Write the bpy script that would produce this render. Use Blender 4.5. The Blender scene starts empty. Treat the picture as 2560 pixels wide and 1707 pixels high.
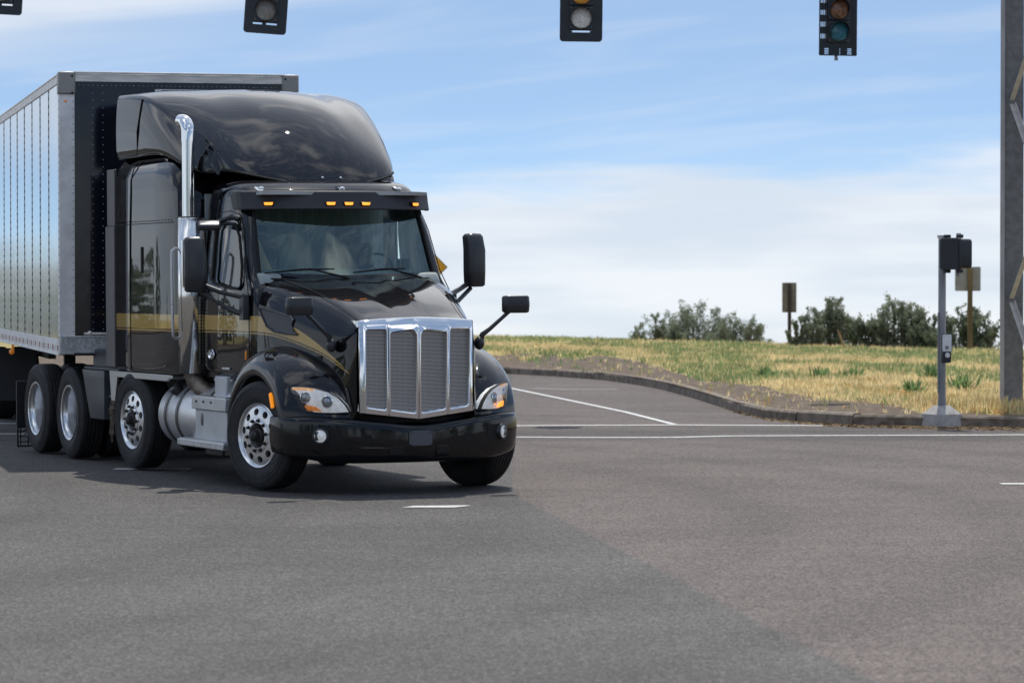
import bpy, math, random
from mathutils import Vector, noise, Matrix
PI = math.pi
random.seed(7)
scene = bpy.context.scene
col = scene.collection
# ------------------------------------------------------------------ camera
cd = bpy.data.cameras.new('camera'); cam = bpy.data.objects.new('camera', cd); col.objects.link(cam)
cam.location = (0, 0, 1.91)
cam.rotation_euler = (math.radians(90 - 0.988), 0, 0)
cd.sensor_width = 36; cd.lens = 36 * 8030 / 2560.0
cd.clip_start = 0.5; cd.clip_end = 6000
cd.dof.use_dof = True; cd.dof.focus_distance = 31.0; cd.dof.aperture_fstop = 4.2
scene.camera = cam
# ------------------------------------------------------------------ world, sun, exposure
SUN_EL, SUN_AZ = math.radians(66), math.radians(8)      # sun stands high beyond the truck, a little to the right
W = bpy.data.worlds.new('World'); scene.world = W; W.use_nodes = True
def N(nt, t, **k):
    n = nt.nodes.new(t)
    for a, v in k.items(): setattr(n, a, v)
    return n
def math_node(nt, op, a, b=None, c=None, clamp=False):
    n = nt.nodes.new('ShaderNodeMath'); n.operation = op; n.use_clamp = clamp
    for i, v in enumerate((a, b, c)):
        if v is None: continue
        if isinstance(v, (int, float)): n.inputs[i].default_value = v
        else: nt.links.new(v, n.inputs[i])
    return n.outputs[0]
def mixcol(nt, f, a, b):
    n = nt.nodes.new('ShaderNodeMix'); n.data_type = 'RGBA'
    for s, v in ((0, f), (6, a), (7, b)):
        if isinstance(v, (int, float)): n.inputs[s].default_value = v
        elif isinstance(v, tuple): n.inputs[s].default_value = v if len(v) == 4 else (*v, 1)
        else: nt.links.new(v, n.inputs[s])
    return n.outputs[2]
def maprange(nt, v, a, b, c=0.0, d=1.0, smooth=True):
    n = nt.nodes.new('ShaderNodeMapRange')
    if smooth: n.interpolation_type = 'SMOOTHSTEP'
    nt.links.new(v, n.inputs[0])
    for i, q in ((1, a), (2, b), (3, c), (4, d)): n.inputs[i].default_value = q
    return n.outputs[0]
def world_sky():
    nt = W.node_tree; nt.nodes.clear()
    out = N(nt, 'ShaderNodeOutputWorld'); bg = N(nt, 'ShaderNodeBackground')
    tc = N(nt, 'ShaderNodeTexCoord'); sp = N(nt, 'ShaderNodeSeparateXYZ')
    nt.links.new(tc.outputs['Generated'], sp.inputs[0])
    x, y, z = sp.outputs
    zz = math_node(nt, 'MAXIMUM', z, -0.02)
    zr = math_node(nt, 'MULTIPLY_ADD', zz, 4.7, 0.12)
    cb = N(nt, 'ShaderNodeCombineXYZ')
    nt.links.new(x, cb.inputs[0]); nt.links.new(y, cb.inputs[1]); nt.links.new(zr, cb.inputs[2])
    nm = N(nt, 'ShaderNodeVectorMath', operation='NORMALIZE'); nt.links.new(cb.outputs[0], nm.inputs[0])
    sky = N(nt, 'ShaderNodeTexSky', sky_type='NISHITA'); sky.sun_disc = False
    sky.sun_elevation = SUN_EL; sky.sun_rotation = SUN_AZ; sky.air_density = 1.0; sky.dust_density = 0.6; sky.ozone_density = 0.9
    nt.links.new(nm.outputs[0], sky.inputs[0])
    # clouds: streaky near the horizon, patchy overhead
    zc = math_node(nt, 'MULTIPLY', z, 7.5)
    v1 = N(nt, 'ShaderNodeCombineXYZ'); nt.links.new(x, v1.inputs[0]); nt.links.new(y, v1.inputs[1]); nt.links.new(zc, v1.inputs[2])
    n1 = N(nt, 'ShaderNodeTexNoise'); n1.inputs['Scale'].default_value = 9.0; n1.inputs['Detail'].default_value = 6; n1.inputs['Roughness'].default_value = .55; n1.inputs['Distortion'].default_value = .35
    nt.links.new(v1.outputs[0], n1.inputs['Vector'])
    # tilted coordinate: the cloud bank's top edge climbs to the right
    t = math_node(nt, 'MULTIPLY_ADD', x, -0.062, z)
    t = math_node(nt, 'MULTIPLY_ADD', n1.outputs[0], -0.052, t)
    bank = maprange(nt, t, -0.008, 0.0165, 0.93, 0.0)
    n2 = N(nt, 'ShaderNodeTexNoise'); n2.inputs['Scale'].default_value = 9.0; n2.inputs['Detail'].default_value = 5; n2.inputs['Distortion'].default_value = .6
    v2 = N(nt, 'ShaderNodeCombineXYZ')
    tz = math_node(nt, 'MULTIPLY', math_node(nt, 'MULTIPLY_ADD', x, -0.10, z), 12.0)
    nt.links.new(x, v2.inputs[0]); nt.links.new(y, v2.inputs[1]); nt.links.new(tz, v2.inputs[2]); nt.links.new(v2.outputs[0], n2.inputs['Vector'])
    wisps = maprange(nt, n2.outputs[0], 0.42, 0.75, 0.0, 0.22)
    # upper-left veil
    tl = math_node(nt, 'MULTIPLY_ADD', x, -0.20, z)
    tl = math_node(nt, 'MULTIPLY_ADD', n2.outputs[0], 0.02, tl)
    veil = maprange(nt, tl, 0.100, 0.128, 0.0, 0.75)
    hi = maprange(nt, z, 0.13, 0.2)
    veil = math_node(nt, 'MULTIPLY', veil, math_node(nt, 'SUBTRACT', 1.0, hi))
    # high broken cloud, seen only in reflections
    n3 = N(nt, 'ShaderNodeTexNoise'); n3.inputs['Scale'].default_value = 3.2; n3.inputs['Detail'].default_value = 6; n3.inputs['Distortion'].default_value = .5
    nt.links.new(tc.outputs['Generated'], n3.inputs['Vector'])
    high = math_node(nt, 'MULTIPLY', maprange(nt, n3.outputs[0], 0.50, 0.68, 0.0, 0.9), hi)
    c = math_node(nt, 'MAXIMUM', bank, wisps); c = math_node(nt, 'MAXIMUM', c, veil); c = math_node(nt, 'MAXIMUM', c, high)
    shade = N(nt, 'ShaderNodeTexNoise'); shade.inputs['Scale'].default_value = 8.0; shade.inputs['Detail'].default_value = 4
    nt.links.new(v1.outputs[0], shade.inputs['Vector'])
    cc = mixcol(nt, maprange(nt, shade.outputs[0], .35, .65), (4.75, 5.25, 5.9), (6.0, 6.2, 6.5))
    tn = N(nt, 'ShaderNodeMix', data_type='RGBA', blend_type='MULTIPLY'); tn.inputs[0].default_value = 1; nt.links.new(sky.outputs[0], tn.inputs[6]); tn.inputs[7].default_value = (.98, 1.04, 1.0, 1)
    cc = mixcol(nt, hi, cc, (10.0, 10.1, 10.4))
    nt.links.new(mixcol(nt, c, tn.outputs[2], cc), bg.inputs[0])
    bg.inputs[1].default_value = SKY_STR
    nt.links.new(bg.outputs[0], out.inputs[0])
SKY_STR = 0.132
world_sky()
sl = bpy.data.lights.new('sun', 'SUN'); sun = bpy.data.objects.new('sun', sl); col.objects.link(sun)
sl.energy = 3.3; sl.angle = math.radians(0.55); sl.color = (1.0, .955, .88)
sd = Vector((math.sin(SUN_AZ) * math.cos(SUN_EL), math.cos(SUN_AZ) * math.cos(SUN_EL), math.sin(SUN_EL)))
sun.rotation_euler = sd.to_track_quat('Z', 'Y').to_euler(); sun.location = sd * 60
vs = scene.view_settings; vs.view_transform = 'Standard'; vs.look = 'None'; vs.exposure = 0.17; vs.gamma = 1; vs.use_curve_mapping = False

# ------------------------------------------------------------------ materials
def M(name, c, rough=.5, metal=0., coat=0., spec=.5, vary=0., vscale=8., bump=0., bscale=20., emit=None, rvar=0., coords='Object', stretch=None, c2=None, lo=.35, hi=.65, detail=5):
    m = bpy.data.materials.new(name); m.use_nodes = True; nt = m.node_tree
    b = nt.nodes['Principled BSDF']; b.inputs['Base Color'].default_value = (*c, 1)
    b.inputs['Roughness'].default_value = rough; b.inputs['Metallic'].default_value = metal
    b.inputs['Coat Weight'].default_value = coat; b.inputs['Coat Roughness'].default_value = .02
    b.inputs['Specular IOR Level'].default_value = spec
    tc = N(nt, 'ShaderNodeTexCoord'); vec = tc.outputs[coords]
    if stretch:
        mp = N(nt, 'ShaderNodeMapping'); mp.inputs['Scale'].default_value = stretch; nt.links.new(vec, mp.inputs[0]); vec = mp.outputs[0]
    if vary or c2 or rvar:
        n = N(nt, 'ShaderNodeTexNoise'); n.inputs['Scale'].default_value = vscale; n.inputs['Detail'].default_value = detail; nt.links.new(vec, n.inputs['Vector'])
        f = maprange(nt, n.outputs[0], lo, hi)
        if c2 is None: c2 = tuple(min(1, q * (1 + vary)) for q in c); ca = tuple(q * (1 - vary) for q in c)
        else: ca = c
        nt.links.new(mixcol(nt, f, ca, c2), b.inputs['Base Color'])
        if rvar: nt.links.new(maprange(nt, n.outputs[0], lo, hi, max(0, rough - rvar), rough + rvar), b.inputs['Roughness'])
    if bump:
        n = N(nt, 'ShaderNodeTexNoise'); n.inputs['Scale'].default_value = bscale; n.inputs['Detail'].default_value = 4; nt.links.new(vec, n.inputs['Vector'])
        bp = N(nt, 'ShaderNodeBump'); bp.inputs['Strength'].default_value = 1; bp.inputs['Distance'].default_value = bump
        nt.links.new(n.outputs[0], bp.inputs['Height']); nt.links.new(bp.outputs[0], b.inputs['Normal'])
    if emit: b.inputs['Emission Color'].default_value = (*emit[0], 1); b.inputs['Emission Strength'].default_value = emit[1]
    return m
def leafy(m, f=.45):
    nt = m.node_tree; b = nt.nodes['Principled BSDF']; o = [n for n in nt.nodes if n.type == 'OUTPUT_MATERIAL'][0]
    t = N(nt, 'ShaderNodeBsdfTranslucent'); mx = N(nt, 'ShaderNodeMixShader'); mx.inputs[0].default_value = f
    l = b.inputs['Base Color'].links
    if l: nt.links.new(l[0].from_socket, t.inputs[0])
    nt.links.new(b.outputs[0], mx.inputs[1]); nt.links.new(t.outputs[0], mx.inputs[2]); nt.links.new(mx.outputs[0], o.inputs[0])
    return m
def bsdf(m): return m.node_tree.nodes['Principled BSDF']
paint = M('black_paint', (.006, .006, .008),  .012, 0, 0, spec=.62, bump=.0004, bscale=2.2)
paint_flat = M('black_paint_gloss', (.007, .007, .009), .05, 0, 0, spec=.5, bump=.0008, bscale=1.6)
plastic = M('dark_plastic', (.030, .032, .036), .33, bump=.0003, bscale=90, rvar=.05)
satin = M('satin_black', (.004, .005, .007), .07, spec=.5, rvar=.04, vscale=4)
visor_m = M('visor_paint', (.030, .031, .038), .5, spec=.5)
blackhole = M('matt_black', (.006, .006, .006), .8)  # shared by rubber parts and by dark pads standing for recess shade
chrome = M('chrome', (.86, .87, .88), .05, 1.)
chrome_b = M('brushed_aluminium', (.60, .61, .62), .33, .6, rvar=.08, vscale=6, bump=.0004, bscale=60)
tankm = M('tank_aluminium', (.66, .67, .68), .34, .65, rvar=.06, vscale=3)
alu = M('satin_aluminium', (.82, .81, .80), .5, .1, vary=.10, vscale=5, rvar=.08)
rimm = M('polished_rim', (.80, .81, .82), .24, .85)
galv = M('galvanised_steel', (.36, .375, .38), .5, .15, c2=(.56, .57, .58), vscale=30, rvar=.12, detail=3)
galvd = M('dark_galvanised', (.15, .152, .155), .55, .1, c2=(.21, .212, .215), vscale=10, rvar=.1, lo=.35, hi=.65, detail=5)  # darker galvanised tone for the tower leg faces
tyre = M('tyre_rubber', (.020, .020, .021), .72, vary=.25, vscale=14, bump=.0006, bscale=60)
amber = M('amber_lens', (.85, .26, .015), .18, emit=((1, .33, .01), .55), vary=.2, vscale=90)
amber_dim = M('amber_lens_dim', (.75, .22, .02), .3, emit=((1, .35, .03), .12))
amber_lit = M('amber_lamp_lit', (.95, .40, .05), .2, emit=((1, .30, .03), 1.6), vary=.3, vscale=60)
red_tape = M('red_tape', (.30, .03, .035), .35)
white_tape = M('white_tape', (.62, .62, .60), .35)
frame_m = M('chassis_black', (.012, .012, .013), .55, vary=.3, vscale=9)
cream = M('rail_aluminium', (.86, .82, .76), .5, .1, vary=.12, vscale=4, stretch=(1, 1, 6))
greyp = M('grey_panel', (.50, .515, .53), .4, .2, vary=.08, vscale=4)
whitep = M('off_white_paint', (.78, .79, .78), .4, vary=.08, vscale=8)
exh = M('exhaust_steel', (.20, .165, .135), .5, .7, vary=.3, vscale=14)
rivet_m = M('rivet_steel', (.42, .43, .44), .35, .9)
rivet_d = M('painted_rivet', (.03, .03, .035), .3)
nose_m = M('trailer_nose_paint', (.008, .010, .018), .10, spec=.6, bump=.002, bscale=1.4)
interior = M('cab_interior', (.42, .44, .43), .75, vary=.15, vscale=3)
dash_m = M('dashboard_vinyl', (.30, .34, .33), .6, vary=.15, vscale=5)
seat_m = M('seat_fabric', (.06, .065, .07), .85, vary=.2, vscale=20)
curtain_m = M('curtain_cloth', (.36, .40, .39), .85, vary=.15, vscale=5, stretch=(1, 9, .6))
ochre = M('ochre_cloth', (.55, .36, .18), .85, vary=.2, vscale=9)
lens_w = M('projector_glass', (.35, .38, .42), .04, .6)
refl_m = M('lamp_reflector', (.88, .89, .90), .2, .1, vary=.15, vscale=25, emit=((.9, .95, 1), .16))  # faint white emission added so the shaded reflectors look brighter
backing_m = M('grille_backing_black', (.004, .004, .005), .6)  # plain near-black for the backing box behind the grille
for m_ in (paint_flat,):  # a thin film of road dust over the clear coat
    bsdf(m_).inputs['Coat Weight'].default_value = .05; bsdf(m_).inputs['Coat Roughness'].default_value = .32
def glassmat(name, tint, amt, ior=1.5, gcol=(1, 1, 1)):
    m = bpy.data.materials.new(name); m.use_nodes = True; nt = m.node_tree; nt.nodes.clear()
    o = N(nt, 'ShaderNodeOutputMaterial'); tr = N(nt, 'ShaderNodeBsdfTransparent'); gl = N(nt, 'ShaderNodeBsdfGlossy'); mx = N(nt, 'ShaderNodeMixShader'); fr = N(nt, 'ShaderNodeFresnel')
    tr.inputs[0].default_value = (*tint, 1); gl.inputs['Roughness'].default_value = .01; gl.inputs['Color'].default_value = (*gcol, 1); fr.inputs[0].default_value = ior
    f = math_node(nt, 'MULTIPLY_ADD', fr.outputs[0], 1.0, amt, clamp=True)
    nt.links.new(f, mx.inputs[0]); nt.links.new(tr.outputs[0], mx.inputs[1]); nt.links.new(gl.outputs[0], mx.inputs[2]); nt.links.new(mx.outputs[0], o.inputs[0])
    return m
glass = glassmat('windscreen_glass', (.74, .90, .86), .085, gcol=(.80, .97, .93))
glass_side = glassmat('door_glass', (.62, .80, .80), .06)
glass_lamp = glassmat('lamp_glass', (.93, .94, .95), .03)
def dotted(name, base, rough, metal, axis, period, dot, duty=.45, dark=(.02, .02, .02), axis2=None, p2=0, d2=0, bump=.0):
    # small fastener heads or punched holes in a regular row along one (or two) object axes
    m = M(name, base, rough, metal, vary=.05, vscale=3, bump=bump, bscale=1.6); nt = m.node_tree; b = bsdf(m)
    tc = N(nt, 'ShaderNodeTexCoord'); sp = N(nt, 'ShaderNodeSeparateXYZ'); nt.links.new(tc.outputs['Object'], sp.inputs[0])
    a = math_node(nt, 'LESS_THAN', math_node(nt, 'FRACT', math_node(nt, 'MULTIPLY', sp.outputs[axis], 1 / period)), duty)
    if axis2 is not None:
        a = math_node(nt, 'MULTIPLY', a, math_node(nt, 'LESS_THAN', math_node(nt, 'FRACT', math_node(nt, 'MULTIPLY', sp.outputs[axis2], 1 / p2)), d2))
    src = b.inputs['Base Color'].links[0].from_socket
    nt.links.new(mixcol(nt, a, src, dark), b.inputs['Base Color'])
    return m
post_m = dotted('riveted_post', (.42, .45, .48), .3, .9, 2, .085, .5, .42, (.05, .05, .055))
shield_m = M('heat_shield_chrome', (.84, .83, .80), .13, 1.)
perf_m = dotted('perforated_shield', (.72, .73, .75), .07, 1., 2, .034, .5, .45, (.01, .01, .01), 1, .027, .5)
tread_m = M('diamond_plate', (.55, .56, .57), .3, .9)
def diamond(m, sc=28, mul=.9):
    nt = m.node_tree; b = bsdf(m); tc = N(nt, 'ShaderNodeTexCoord')
    ck = N(nt, 'ShaderNodeTexChecker'); ck.inputs['Scale'].default_value = sc; nt.links.new(tc.outputs['Object'], ck.inputs[0])
    bp = N(nt, 'ShaderNodeBump'); bp.inputs['Strength'].default_value = mul; bp.inputs['Distance'].default_value = .006
    nt.links.new(ck.outputs[1], bp.inputs['Height']); nt.links.new(bp.outputs[0], b.inputs['Normal'])
diamond(tread_m)
cap_m = M('diamond_plate_dull', (.36, .35, .33), .45, .25); diamond(cap_m, 34, 1)
# polished trailer side skin: slightly wavy aluminium
skin = M('trailer_skin', (.52, .545, .56), .12, .95, bump=.0035, bscale=1.1, stretch=(1, 1, .35), vary=.03, vscale=2)
# grille screen
def grille_screen():
    m = bpy.data.materials.new('grille_screen'); m.use_nodes = True; nt = m.node_tree; b = nt.nodes['Principled BSDF']
    tc = N(nt, 'ShaderNodeTexCoord'); sp = N(nt, 'ShaderNodeSeparateXYZ'); nt.links.new(tc.outputs['Object'], sp.inputs[0])
    cb = N(nt, 'ShaderNodeCombineXYZ'); nt.links.new(sp.outputs[1], cb.inputs[0]); nt.links.new(sp.outputs[2], cb.inputs[1])
    br = N(nt, 'ShaderNodeTexBrick'); nt.links.new(cb.outputs[0], br.inputs['Vector'])
    br.inputs['Scale'].default_value = 1; br.inputs['Brick Width'].default_value = .0235; br.inputs['Row Height'].default_value = .0125; br.inputs['Mortar Size'].default_value = .0028
    br.inputs['Mortar Smooth'].default_value = .15
    br.inputs['Color1'].default_value = (.003, .003, .003, 1); br.inputs['Color2'].default_value = (.003, .003, .003, 1); br.inputs['Mortar'].default_value = (.66, .66, .66, 1)
    nt.links.new(br.outputs[0], b.inputs['Base Color']); nt.links.new(br.outputs[1], b.inputs['Metallic']); b.inputs['Roughness'].default_value = .35
    bp = N(nt, 'ShaderNodeBump'); bp.inputs['Distance'].default_value = .004; nt.links.new(br.outputs[1], bp.inputs['Height']); nt.links.new(bp.outputs[0], b.inputs['Normal'])
    return m
screen_m = grille_screen()
# body paint with the gold side stripe (a painted livery that belongs to the panels)
GOLD = (.50, .33, .10)
def striped(name, curve=None):
    m = M(name, (.006, .006, .008), .02, 0, 0, spec=.5, bump=.0008, bscale=1.2); nt = m.node_tree; b = bsdf(m)
    tc = N(nt, 'ShaderNodeTexCoord'); sp = N(nt, 'ShaderNodeSeparateXYZ'); nt.links.new(tc.outputs['Object'], sp.inputs[0])
    x, y, z = sp.outputs
    if curve:
        top, bot = [], []
        outs = []
        for key in (1, 2):
            fc = N(nt, 'ShaderNodeFloatCurve'); cm = fc.mapping.curves[0]
            xs = [c[0] for c in curve]; x0, x1 = xs[0], xs[-1]
            pts = [((c[0] - x0) / (x1 - x0), c[key] / 2.0) for c in curve]
            cm.points[0].location = pts[0]; cm.points[1].location = pts[-1]
            for p in pts[1:-1]: cm.points.new(*p)
            fc.mapping.update()
            nt.links.new(maprange(nt, x, x0, x1, 0, 1, False), fc.inputs['Value'])
            outs.append(math_node(nt, 'MULTIPLY', fc.outputs[0], 2.0))
        top, bot = outs
        g = math_node(nt, 'MULTIPLY', math_node(nt, 'LESS_THAN', z, top), math_node(nt, 'GREATER_THAN', z, bot))
        l = math_node(nt, 'COMPARE', z, math_node(nt, 'ADD', bot, .016), .006)
        end = math_node(nt, 'LESS_THAN', x, curve[-1][0])
        g = math_node(nt, 'MULTIPLY', g, end)
    else:
        g = math_node(nt, 'COMPARE', z, 1.543, .085)
        l = math_node(nt, 'COMPARE', z, 1.477, .006)
    g = math_node(nt, 'MULTIPLY', g, math_node(nt, 'SUBTRACT', 1.0, l))
    side = math_node(nt, 'GREATER_THAN', math_node(nt, 'ABSOLUTE', y), .60)
    g = math_node(nt, 'MULTIPLY', g, side)
    b.inputs['Coat Weight'].default_value = .05; b.inputs['Coat Roughness'].default_value = .32
    nt.links.new(mixcol(nt, g, (.006, .006, .008), GOLD), b.inputs['Base Color'])
    return m
stripe = striped('striped_paint')
hood_paint = striped('striped_hood_paint', [(-.48, 1.628, 1.458), (-.15, 1.60, 1.44), (.1, 1.545, 1.40), (.35, 1.46, 1.345), (.6, 1.345, 1.275), (.85, 1.20, 1.165), (.96, 1.12, 1.11)])

# ------------------------------------------------------------------ mesh helpers
class MB:
    def __init__(s): s.v = []; s.f = []; s.mi = []; s.cur = 0
    def add(s, vs, fs):
        o = len(s.v); s.v += [tuple(p) for p in vs]
        for f in fs: s.f.append([o + i for i in f]); s.mi.append(s.cur)
        return s
    def box(s, c, d, rot=None):
        x, y, z = d[0] / 2, d[1] / 2, d[2] / 2
        p = [Vector((a * x, b * y, e * z)) for a in (-1, 1) for b in (-1, 1) for e in (-1, 1)]
        if rot is not None: p = [rot @ q for q in p]
        p = [q + Vector(c) for q in p]
        return s.add(p, [(0, 1, 3, 2), (4, 6, 7, 5), (0, 4, 5, 1), (2, 3, 7, 6), (0, 2, 6, 4), (1, 5, 7, 3)])
    def tube(s, pts, r, n=12, caps=True, closed=False):
        pts = [Vector(p) for p in pts]; m = len(pts); rs = r if isinstance(r, (list, tuple)) else [r] * m
        rings = []; up = None
        for i, p in enumerate(pts):
            if closed: t = (pts[(i + 1) % m] - pts[i - 1]).normalized()
            else: t = (pts[min(i + 1, m - 1)] - pts[max(i - 1, 0)]).normalized()
            if up is None:
                up = Vector((0, 0, 1)) if abs(t.z) < .9 else Vector((1, 0, 0))
            u = (up - t * up.dot(t)).normalized(); w = t.cross(u); up = u
            rings.append([p + (u * math.cos(2 * PI * k / n) + w * math.sin(2 * PI * k / n)) * rs[i] for k in range(n)])
        vs = [q for rr in rings for q in rr]; fs = []
        L = m if closed else m - 1
        for i in range(L):
            a, b = i * n, ((i + 1) % m) * n
            for k in range(n): fs.append((a + k, a + (k + 1) % n, b + (k + 1) % n, b + k))
        if caps and not closed: fs.append(tuple(range(n))[::-1]); fs.append(tuple(range((m - 1) * n, m * n)))
        return s.add(vs, fs)
    def lathe(s, prof, n=48, axis='y', c=(0, 0, 0), close=False):
        # prof: (radius, along-axis)
        vs = []; fs = []; m = len(prof)
        for r, a in prof:
            for k in range(n):
                t = 2 * PI * k / n; q = (r * math.cos(t), r * math.sin(t))
                p = {'y': (q[0], a, q[1]), 'x': (a, q[0], q[1]), 'z': (q[0], q[1], a)}[axis]
                vs.append((p[0] + c[0], p[1] + c[1], p[2] + c[2]))
        for i in range(m if close else m - 1):
            a, b = i * n, ((i + 1) % m) * n
            for k in range(n): fs.append((a + k, a + (k + 1) % n, b + (k + 1) % n, b + k))
        return s.add(vs, fs)
    def grid(s, rows, skip=lambda i, j: False):
        n = len(rows[0]); vs = [p for r in rows for p in r]; fs = []
        for i in range(len(rows) - 1):
            for j in range(n - 1):
                if not skip(i, j): fs.append((i * n + j, i * n + j + 1, (i + 1) * n + j + 1, (i + 1) * n + j))
        return s.add(vs, fs)
    def sphere(s, c, r, n=10, sq=(1, 1, 1)):
        rows = []
        for i in range(n + 1):
            t = PI * i / n
            rows.append([(c[0] + sq[0] * r * math.sin(t) * math.cos(2 * PI * k / (2 * n)), c[1] + sq[1] * r * math.sin(t) * math.sin(2 * PI * k / (2 * n)), c[2] + sq[2] * r * math.cos(t)) for k in range(2 * n + 1)])
        return s.grid(rows)
    def prism(s, poly, y0, y1, ax='y'):
        n = len(poly); f = {'y': lambda p, a: (p[0], a, p[1]), 'x': lambda p, a: (a, p[0], p[1]), 'z': lambda p, a: (p[0], p[1], a)}[ax]
        vs = [f(p, y0) for p in poly] + [f(p, y1) for p in poly]
        return s.add(vs, [tuple(range(n)), tuple(range(2 * n - 1, n - 1, -1))] + [(i, i + n, (i + 1) % n + n, (i + 1) % n) for i in range(n)])
    def mirror(s, ax=1):
        o = len(s.v); k = len(s.f)
        s.v += [tuple(-q if i == ax else q for i, q in enumerate(p)) for p in s.v[:o]]
        for i in range(k): s.f.append([q + o for q in s.f[i]][::-1]); s.mi.append(s.mi[i])
        return s
    def build(s, name, mat, parent=None, smooth=True, sub=0, bev=0, sol=0, ang=38, loc=None, rot=None, weld=False, solo=-1):
        me = bpy.data.meshes.new(name); me.from_pydata(s.v, [], s.f)
        mats = mat if isinstance(mat, (list, tuple)) else [mat]
        for m in mats: me.materials.append(m)
        if len(mats) > 1: me.polygons.foreach_set('material_index', s.mi)
        if weld or sub:
            import bmesh
            bm = bmesh.new(); bm.from_mesh(me); bmesh.ops.remove_doubles(bm, verts=bm.verts, dist=1e-4)
            bmesh.ops.recalc_face_normals(bm, faces=bm.faces); bm.to_mesh(me); bm.free()
        else:
            import bmesh
            bm = bmesh.new(); bm.from_mesh(me); bmesh.ops.recalc_face_normals(bm, faces=bm.faces); bm.to_mesh(me); bm.free()
        me.update()
        if smooth:
            me.shade_smooth()
            if not sub: me.set_sharp_from_angle(angle=math.radians(ang))
        o = bpy.data.objects.new(name, me); col.objects.link(o)
        if parent: o.parent = parent
        if loc: o.location = loc
        if rot: o.rotation_euler = rot
        if sub: md = o.modifiers.new('sub', 'SUBSURF'); md.levels = sub; md.render_levels = sub
        if sol: md = o.modifiers.new('sol', 'SOLIDIFY'); md.thickness = sol; md.offset = solo
        if bev: md = o.modifiers.new('bev', 'BEVEL'); md.width = bev; md.segments = 2; md.limit_method = 'ANGLE'; md.angle_limit = math.radians(35); md.harden_normals = False
        return o
def empty(name, loc=(0, 0, 0), rot=(0, 0, 0), parent=None):
    o = bpy.data.objects.new(name, None); col.objects.link(o); o.location = loc; o.rotation_euler = rot; o.empty_display_size = .2
    if parent: o.parent = parent
    return o
def tag(o, label=None, cat=None, group=None, kind=None):
    for k, v in (('label', label), ('category', cat), ('group', group), ('kind', kind)):
        if v: o[k] = v
    return o
def kids(o): return [c for c in bpy.data.objects if c.parent == o]
def copy_tree(o, parent=None):
    ch = kids(o); c = o.copy(); col.objects.link(c); c.parent = parent
    for k in ch: copy_tree(k, c)
    return c
def rrect(w, h, r, n=5, cx=0, cy=0):
    out = []
    for (sx, sy, a0) in ((1, 1, 0), (-1, 1, 90), (-1, -1, 180), (1, -1, 270)):
        for k in range(n + 1):
            a = math.radians(a0 + 90 * k / n); out.append((cx + sx * (w / 2 - r) + r * math.cos(a), cy + sy * (h / 2 - r) + r * math.sin(a)))
    return out
def lerp(a, b, t): return tuple(p + (q - p) * t for p, q in zip(a, b))
def rotz(a): return Matrix.Rotation(a, 3, 'Z')
def rotx(a): return Matrix.Rotation(a, 3, 'X')
def roty(a): return Matrix.Rotation(a, 3, 'Y')
# ------------------------------------------------------------------ ground
KERB = [(-60, 74), (-20, 72.5), (-6, 71.5), (-.1, 69.9), (.89, 68.0), (1.82, 65.4), (2.41, 62.3), (2.89, 58.2), (3.2, 52.9), (3.35, 49.4), (3.62, 46.4), (4.0, 45.1), (4.7, 44.0), (5.6, 43.65), (6.9, 43.2), (12, 42.4), (40, 39.5), (90, 36)]
def kerb_y(x):
    for a, b in zip(KERB, KERB[1:]):
        if a[0] <= x <= b[0]: return a[1] + (b[1] - a[1]) * (x - a[0]) / (b[0] - a[0])
    return KERB[0][1] if x < KERB[0][0] else KERB[-1][1]
def crest_y(x): return min(109, max(78, 108.0 - 1.8 * max(x, -2)))
def patch(x, y):   # 0 straw .. 1 green
    a = noise.noise(Vector((x * .35, y * .10, 3.1))) + .6 * noise.noise(Vector((x * 1.1, y * .3, 8.2)))
    dist = y - kerb_y(x)
    return a + .0155 * min(dist, 40) - .24
def soil(x, y):    # bare earth strip behind the kerb
    d = y - kerb_y(x)
    w = 15 if x < 3.2 else max(1.3, 17 - 6 * (x - 3.2)) if x < 5.8 else 1.2
    if x < 1: w = 10.5
    return d < w * (1 + .6 * noise.noise(Vector((x * 1.3, y * .22, 1.7))))
def ter_z(x, y):
    d = y - kerb_y(x); c = y - crest_y(x)
    z = .145 + .05 * noise.noise(Vector((x * .3, y * .3, 0))) * min(1, d / 4) + .0
    if c > 0: z -= .075 * max(0, c - 1.5) ** 1.03 if c > 1.5 else 0
    return max(z, -75)
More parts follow.
